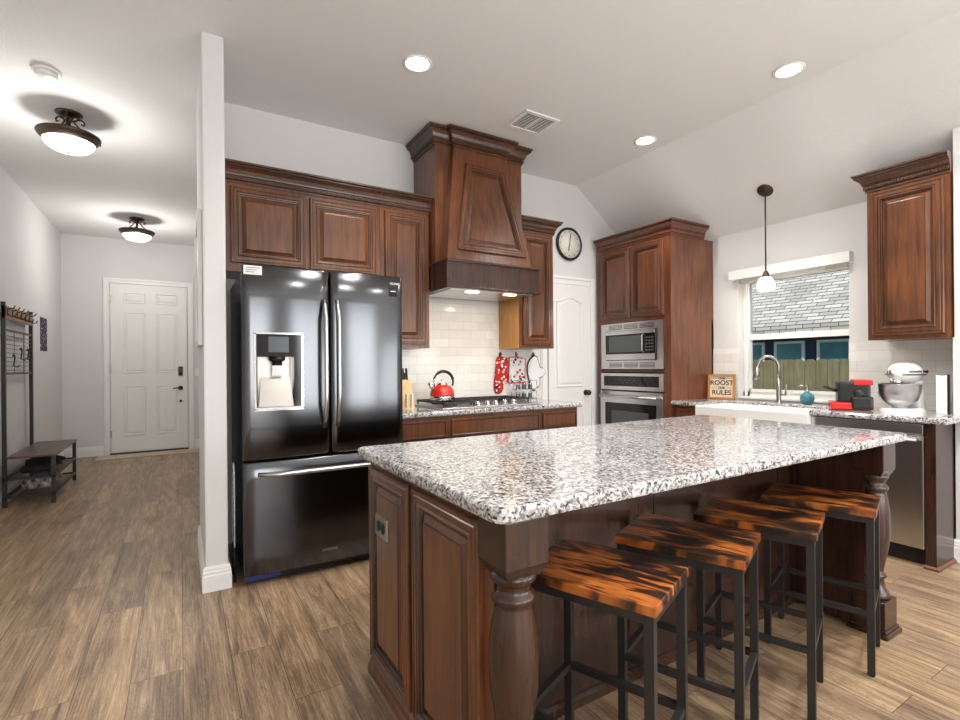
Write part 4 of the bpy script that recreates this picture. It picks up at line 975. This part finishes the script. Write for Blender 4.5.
# outlet on the first end door
ol = MB().box(IX0-.026, IX0-.017, 1.745, 1.872, .598, .678, bev=.003).build('outlet_plate', M_nickel, isl); ol['label'] = 'brushed metal outlet plate'
mb = MB(); 
for y in (1.785, 1.832): mb.lathe([(.017, 0), (.017, -.0025), (0, -.003)], (IX0-.026, y, .638), 'x', 16, sy=1.25)
mb.build('outlet_socket', M_blackplastic, ol)
PROF = [(.052, .735), (.060, .728), (.060, .716), (.050, .706), (.046, .695), (.047, .682), (.056, .676), (.058, .668), (.056, .660), (.049, .655), (.050, .645), (.056, .61), (.063, .55), (.065, .50), (.062, .44), (.054, .38), (.045, .33), (.038, .29), (.037, .275), (.046, .270), (.049, .262), (.046, .254), (.039, .250), (.039, .235), (.044, .21), (.058, .185), (.062, .175), (.060, .165), (.054, .160)]
def post(cx_, cy_):
    lg = MB()
    lg.box(cx_-.065, cx_+.065, cy_-.065, cy_+.065, .755, .8755, bev=.004)
    lo_ = [lg.v((cx_+a*.065, cy_+b*.065, .757)) for a, b in ((-1, -1), (1, -1), (1, 1), (-1, 1))]; hi_ = [lg.v((cx_+a*.05, cy_+b*.05, .728)) for a, b in ((-1, -1), (1, -1), (1, 1), (-1, 1))]
    for i in range(4): lg.face([hi_[i], hi_[(i+1) % 4], lo_[(i+1) % 4], lo_[i]])
    lg.face(hi_[::-1])
    lg.lathe([(r, z) for r, z in PROF[::-1]], (cx_, cy_, 0), seg=32)
    lg.box(cx_-.065, cx_+.065, cy_-.065, cy_+.065, .02, .160, bev=.005)
    lg.build('leg', M_wooddark, isl)
    q = MB(); q.box(cx_-.081, cx_+.081, cy_-.081, cy_+.081, 0, .022, bev=.008); q.box(cx_-.072, cx_+.072, cy_-.072, cy_+.072, .02, .036, bev=.005); q.build('leg_foot', M_wooddark, isl)
post(.718, 1.035); post(2.768, 1.035)
mb = MB(); slab(mb, .622, 2.94, .955, 2.038, .876, .914, r=.010, corner=.035)
tag(mb.build('countertop', M_granite), 'large polished speckled granite countertop on the island', 'countertop')
# ------------------------------------------------------------------ stools (local: corner nearest the camera at origin)
def make_stool():
    st = bpy.data.objects.new('bar_stool', None); C.objects.link(st)
    W, D, H_ = .32, .405, .66
    MB().box(0, W, 0, D, H_-.026, H_, bev=.003).build('seat', M_rustic, st)
    t = .025; zt_ = H_-.026
    for x in (.008, W-t-.008):
        for y in (.008, D-t-.008):
            l_ = MB().box(x, x+t, y, y+t, .006, zt_).build('leg', M_blackmetal, st)
            MB().lathe([(.011, 0), (.011, .007)], (x+t/2, y+t/2, 0), seg=8).build('foot', M_blackplastic, l_)
    for y in (.009, D-t-.007): MB().box(.008+t, W-t-.008, y, y+t-.002, zt_-.025, zt_-.0005).build('seat_rail', M_blackmetal, st)
    for x in (.009, W-t-.007): MB().box(x, x+t-.002, .008+t, D-t-.008, zt_-.025, zt_-.0005).build('seat_rail', M_blackmetal, st)
    zf = .235
    for y in (.010, D-t-.006): MB().box(.008+t, W-t-.008, y, y+.020, zf-.0, zf+.020).build('footrest', M_blackmetal, st)
    for x in (.010, W-t-.006): MB().box(x, x+.020, .008+t, D-t-.008, zf-.0, zf+.020).build('footrest', M_blackmetal, st)
    return st
st0 = make_stool()
for i, (x, y, a, lab) in enumerate(((.977, .806, 22, 'rustic bar stool nearest the camera, beside the near turned leg'), (1.425, .851, 22, 'rustic bar stool second from the camera at the island'), (1.86, .857, 20, 'rustic bar stool third from the camera at the island'), (2.333, .862, 17, 'rustic bar stool farthest from camera, beside the far turned leg'))):
    o = st0 if i == 0 else copy_tree(st0)
    o.location = (x, y, 0); o.rotation_euler = (0, 0, math.radians(a))
    tag(o, lab, 'bar stool', 'bar stools along the island')

# ================================================================== CEILING FITTINGS
for x, y, lab in ((1.275, 2.83, 'lit round recessed ceiling light in front of the hood'), (3.36, 2.84, 'lit round recessed ceiling light nearest the oven tower'), (3.36, 1.69, 'lit round recessed ceiling light nearest the right cabinet')):
    t = thing('recessed_light', lab, 'ceiling light', (x, y, CH), 'recessed ceiling lights')
    MB().lathe([(.092, 0), (.092, -.004), (.078, -.008), (.070, -.004), (.070, 0)], (x, y, CH), seg=32).build('trim_ring', M_white, t)
    MB().lathe([(.070, -.001), (.070, -.003), (0, -.003)], (x, y, CH), seg=32).build('lens', M_canlight, t)
for x, y in ((1.275, 2.83), (3.36, 2.84), (3.36, 1.69), (1.275, 1.69), (1.275, .54), (3.36, .54), (2.3, .4), (1.275, -1.2), (3.36, -1.4)):
    o = lamp('recessed_lamp', 'SPOT', (x, y, CH-.02), 90 if .3 < y < .6 else 55, (1, .98, .945), spot_size=math.radians(150), spot_blend=.8, shadow_soft_size=.07)
vt = thing('ceiling_vent', 'white rectangular air vent in the ceiling above hood', 'ceiling vent', (2.35, 3.07, CH))
mb = MB(); mb.box(2.19, 2.22, 2.93, 3.21, CH-.010, CH, bev=.003); mb.box(2.48, 2.51, 2.93, 3.21, CH-.010, CH, bev=.003); mb.box(2.22, 2.48, 2.93, 2.96, CH-.010, CH, bev=.003); mb.box(2.22, 2.48, 3.18, 3.21, CH-.010, CH, bev=.003); mb.box(2.343, 2.357, 2.96, 3.18, CH-.009, CH); mb.build('vent_frame', M_white, vt)
MB().box(2.22, 2.48, 2.96, 3.18, CH-.0012, CH).build('backing', M_grille, vt)
mb = MB()
for k in range(11): y = 2.967+k*.0195; mb.box(2.22, 2.48, y, y+.007, CH-.0035, CH-.0022)
mb.build('louvers', M_white, vt)
sd = thing('smoke_detector', 'round white smoke detector on the hall ceiling', 'smoke detector', (-.71, 4.08, CH))
MB().lathe([(.075, 0), (.075, -.012), (.066, -.018)], (-.71, 4.08, CH), seg=28).build('base', M_white, sd)
MB().lathe([(.058, -.018), (.058, -.034), (.048, -.042), (0, -.044)], (-.71, 4.08, CH), seg=28).build('cover', M_white, sd)
def ceiling_lamp(x, y, lab):
    t = thing('flush_ceiling_lamp', lab, 'ceiling lamp', (x, y, CH), 'bronze bowl lamps in the hall')
    z = CH
    MB().lathe([(.082, 0), (.082, -.010), (.06, -.022), (.03, -.030), (.022, -.045), (.026, -.055), (.012, -.065), (.008, -.16), (.0, -.16)], (x, y, z), seg=28).build('canopy', M_bronze, t)
    for k in range(3):
        a = k*2*PI/3+.5; ca, sa = math.cos(a), math.sin(a)
        pr_ = [(.028, -.05), (.055, -.028), (.082, -.022), (.098, -.038), (.092, -.056), (.076, -.052)]
        pr2 = [(.028, -.05), (.05, -.075), (.075, -.095), (.10, -.12), (.112, -.155)]
        mb = MB(); mb.tube([(x+r*ca, y+r*sa, z+h_) for r, h_ in pr_], .006, 8); mb.tube([(x+r*ca, y+r*sa, z+h_) for r, h_ in pr2], .006, 8); mb.tube([(x+r*ca, y+r*sa, z+h_) for r, h_ in ((.17, -.175), (.185, -.15), (.20, -.155), (.198, -.17))], .005, 8)
        mb.build('scroll_arm', M_bronze, t)
    MB().lathe([(.155, -.215), (.185, -.18), (.192, -.165), (.188, -.158), (.17, -.16), (.10, -.156), (.02, -.155)], (x, y, z), seg=40).build('bowl_rim', M_bronze, t)
    MB().lathe([(.158, -.205), (.145, -.235), (.115, -.262), (.07, -.28), (0, -.286)], (x, y, z), seg=40).build('glass_bowl', M_lampglass, t)
    MB().lathe([(.014, -.282), (.014, -.292), (.007, -.302), (0, -.304)], (x, y, z), seg=14).build('finial', M_bronze, t)
    o = lamp('hall_bulb', 'POINT', (x, y, z-.40), 19, (1, .97, .92), shadow_soft_size=.12)
ceiling_lamp(-.69, 4.68, 'lit bronze bowl ceiling lamp in the hall, nearer and larger one')
ceiling_lamp(-.455, 7.55, 'lit bronze bowl ceiling lamp nearer the front door')

# ================================================================== HALL
# picture on the partition's hall side
pc = thing('picture_frame', 'white framed picture hung on the hall side of the partition', 'picture frame', (.10, 3.55, 1.38))
mb = MB(); mb.box(.088, .109, 3.25, 3.29, 1.38, 2.16); mb.box(.088, .109, 3.81, 3.85, 1.38, 2.16); mb.box(.088, .109, 3.29, 3.81, 1.38, 1.42); mb.box(.088, .109, 3.29, 3.81, 2.12, 2.16); mb.build('frame', M_trim, pc)
MB().box(.098, .104, 3.29, 3.81, 1.42, 2.12).build('print', M_clockface, pc)
tag(MB().box(HX, HX+.006, 7.66, 7.98, 1.465, 1.865).build('wall_poster', M_poster), 'small dark colourful poster on the left hall wall', 'poster')
# hall tree bench
ht = thing('hall_tree', 'black metal hall tree with brown bench along the left wall', 'hall tree', (-1.21, 6.6, 0))
hx0, hx1, hy0, hy1 = HX+.03, -1.01, 6.03, 7.05
for x in (hx0, ):
    for y in (hy0, hy1-.06): MB().box(x, x+.03, y, y+.03, 0, 1.86).build('upright', M_blackmetal, ht)
hy1b = 7.12
for y in (hy0, hy1b-.03): MB().box(hx1-.03, hx1, y, y+.03, 0, .435).build('leg', M_blackmetal, ht)
MB().box(hx0+.032, hx1+.008, hy0-.01, hy1b+.01, .437, .458, bev=.003).build('bench_top', M_rawrack, ht)
for z in (.24, .075):
    mb = MB(); mb.box(hx0, hx1, hy0, hy0+.02, z, z+.02); mb.box(hx0, hx1, hy1b-.02, hy1b, z, z+.02); mb.box(hx1-.02, hx1, hy0, hy1b, z, z+.02); mb.box(hx0, hx0+.02, hy0, hy1b, z, z+.02)
    for k in range(18): mb.box(hx0, hx1, hy0+.04+k*.053, hy0+.046+k*.053, z+.008, z+.012)
    mb.build('shoe_shelf', M_blackmetal, ht)
hyE = hy1-.06
MB().box(hx0+.005, hx0+.03, hy0, hyE+.03, 1.71, 1.83, bev=.003).build('hook_board', M_hookwood, ht)
for z in (1.60, 1.20): MB().box(hx0+.008, hx0+.024, hy0+.02, hyE+.01, z, z+.02).build('crossbar', M_blackmetal, ht)
mb = MB()
for k in range(9): mb.tube([(hx0+.018, hy0+.02, 1.24+k*.04), (hx0+.018, hyE+.01, 1.24+k*.04)], .0025, 5)
for y in (hy0+.35, hy0+.68): mb.tube([(hx0+.016, y, 1.21), (hx0+.016, y, 1.61)], .0025, 5)
mb.build('wire_grid', M_blackmetal, ht)
for k in range(6):
    y = hy0+.08+k*.155; mb = MB(); z = 1.775
    mb.box(hx0+.03, hx0+.036, y-.010, y+.010, z-.035, z+.035); mb.tube([(hx0+.036, y, z+.025), (hx0+.07, y, z+.035), (hx0+.085, y, z+.06)], .005, 8); mb.tube([(hx0+.036, y, z-.02), (hx0+.06, y, z-.045), (hx0+.085, y, z-.04), (hx0+.09, y, z-.015)], .005, 8)
    mb.build('coat_hook', M_blackmetal, ht)
for k, (y, z) in enumerate(((6.30, 1.33), (6.55, 1.40), (6.80, 1.40))):
    mb = MB(); pts = [(hx0+.03, y+.03*math.cos(a), z+.03+.03*math.sin(a)) for a in [math.radians(160-i*30) for i in range(8)]]
    mb.tube(pts+[(hx0+.03, y-.01, z-.05), (hx0+.05, y+.03, z-.06), (hx0+.06, y+.05, z-.04)], .006, 8); mb.build('grid_hook', M_blackmetal, ht)
# shoes and bags
def shoe(x, y, z, rz, mat, lab, L=.27):
    t = thing('shoe', lab, 'shoe', (x, y, z)); X1 = Matrix.Translation((x, y, z)) @ Matrix.Rotation(math.radians(rz), 4, 'Z')
    mb = MB(); mb.xf = X1; out = [(L/2*math.cos(a), (.046+.008*math.cos(a))*math.sin(a)) for a in [2*PI*i/20 for i in range(20)]]
    mb.prism(out, 0, .018, (Vector((0, 0, 0)), X_, Y_, Z_)); mb.build('sole', M_blackplastic if mat is M_shoe else M_white, t)
    mb = MB(); mb.xf = X1; prev = None
    for k in range(7):
        u = k/6; h = .018+u*.075; ring = [mb.v((x_*(1-.15*u)-(.05*u if x_ > 0 else 0)*(x_/(L/2)), y_*(.95-.4*u), h*(1 if x_ < 0 else 1-.45*u*x_/(L/2)))) for x_, y_ in out]
        if prev:
            for i in range(20):
                f_ = mb.face([prev[i], prev[(i+1) % 20], ring[(i+1) % 20], ring[i]])
                if f_: f_.smooth = True
        prev = ring
    mb.face(prev); mb.build('upper', mat, t)
    return t
shoe(-1.20, 6.55, .262, 12, M_shoe, 'black shoe on the upper bench shelf, nearer camera')
shoe(-1.20, 6.72, .262, -8, M_shoe, 'black shoe in the middle of the upper bench shelf')
shoe(-1.20, 6.92, .262, 18, M_shoe, 'black shoe at the far end of the upper bench shelf')
def bag(x, y, z, sx, sy, sz, mat, lab, seed):
    rnd = random.Random(seed); t = bmesh.new(); bmesh.ops.create_icosphere(t, subdivisions=3, radius=1)
    for q in t.verts:
        w_ = 1+.10*math.sin(q.co.x*7+seed)+.10*math.sin(q.co.y*9+seed*2)+.05*rnd.random()
        q.co = Vector((q.co.x*w_*sx, q.co.y*w_*sy, max(-.55, q.co.z*w_)*sz+.55*sz))+Vector((x, y, z))
    mb = MB(); mb.merge(t, 0, True); return tag(mb.build('cloth_bag', mat), lab, 'bag')
bag(-1.20, 6.42, .098, .12, .17, .07, M_pattern, 'mottled grey cloth bundle on the lower bench shelf, nearer camera', 3)
bag(-1.20, 6.84, .098, .12, .18, .065, M_pattern, 'mottled grey cloth bundle at the far end of the lower shelf', 5)
bag(-1.19, 6.28, .262, .10, .08, .06, M_shoe, 'dark cloth bundle on the upper bench shelf near end', 8)

# ================================================================== OUTSIDE
struct(MB().box(4.7, 16, -3, 12, -.6, -.5).build('ground', M_grass))
fn = thing('yard_fence', 'weathered wooden fence outside the kitchen window', 'fence', (7.6, 3.8, -.5))
for k in range(24):
    y = 2.2+k*.145; mb = MB(); mb.prism([(y, -.5), (y+.138, -.5), (y+.138, 1.265), (y+.10, 1.295), (y+.038, 1.295), (y, 1.265)], 0, .02, (Vector((7.6, 0, 0)), Y_, Z_, X_)); mb.build('picket', M_fence, fn)
for z in (0, .9): MB().box(7.62, 7.66, 2.2, 5.68, z, z+.09).build('fence_rail', M_fence, fn)
ns = thing('neighbour_house', 'neighbouring house with pale shingle roof beyond the fence', 'house', (12.5, 5, -.5))
MB().box(10.5, 15, 1, 10, -.5, 1.98).build('wall', M_housewall, ns)
mb = MB(); mb.prism([(10.1, 1.83), (10.12, 1.80), (12.8, 3.80), (15.4, 1.8), (15.4, 1.95), (12.8, 4.0), (10.1, 1.98)], 0, 10, (Vector((0, .5, 0)), X_, Z_, Y_)); mb.build('roof', M_shingle, ns)
for a, b in ((4.22, 4.80), (5.02, 5.60), (5.80, 6.38), (6.60, 7.18), (3.4, 4.0)):
    q = MB(); q.box(10.46, 10.5, a, b, .5, .55); q.box(10.46, 10.5, a, b, 1.63, 1.68); q.box(10.46, 10.5, a, a+.05, .55, 1.63); q.box(10.46, 10.5, b-.05, b, .55, 1.63); wf = q.build('window', M_trim, ns)
    MB().box(10.475, 10.495, a+.05, b-.05, .55, 1.63).build('pane', M_housewin, wf)
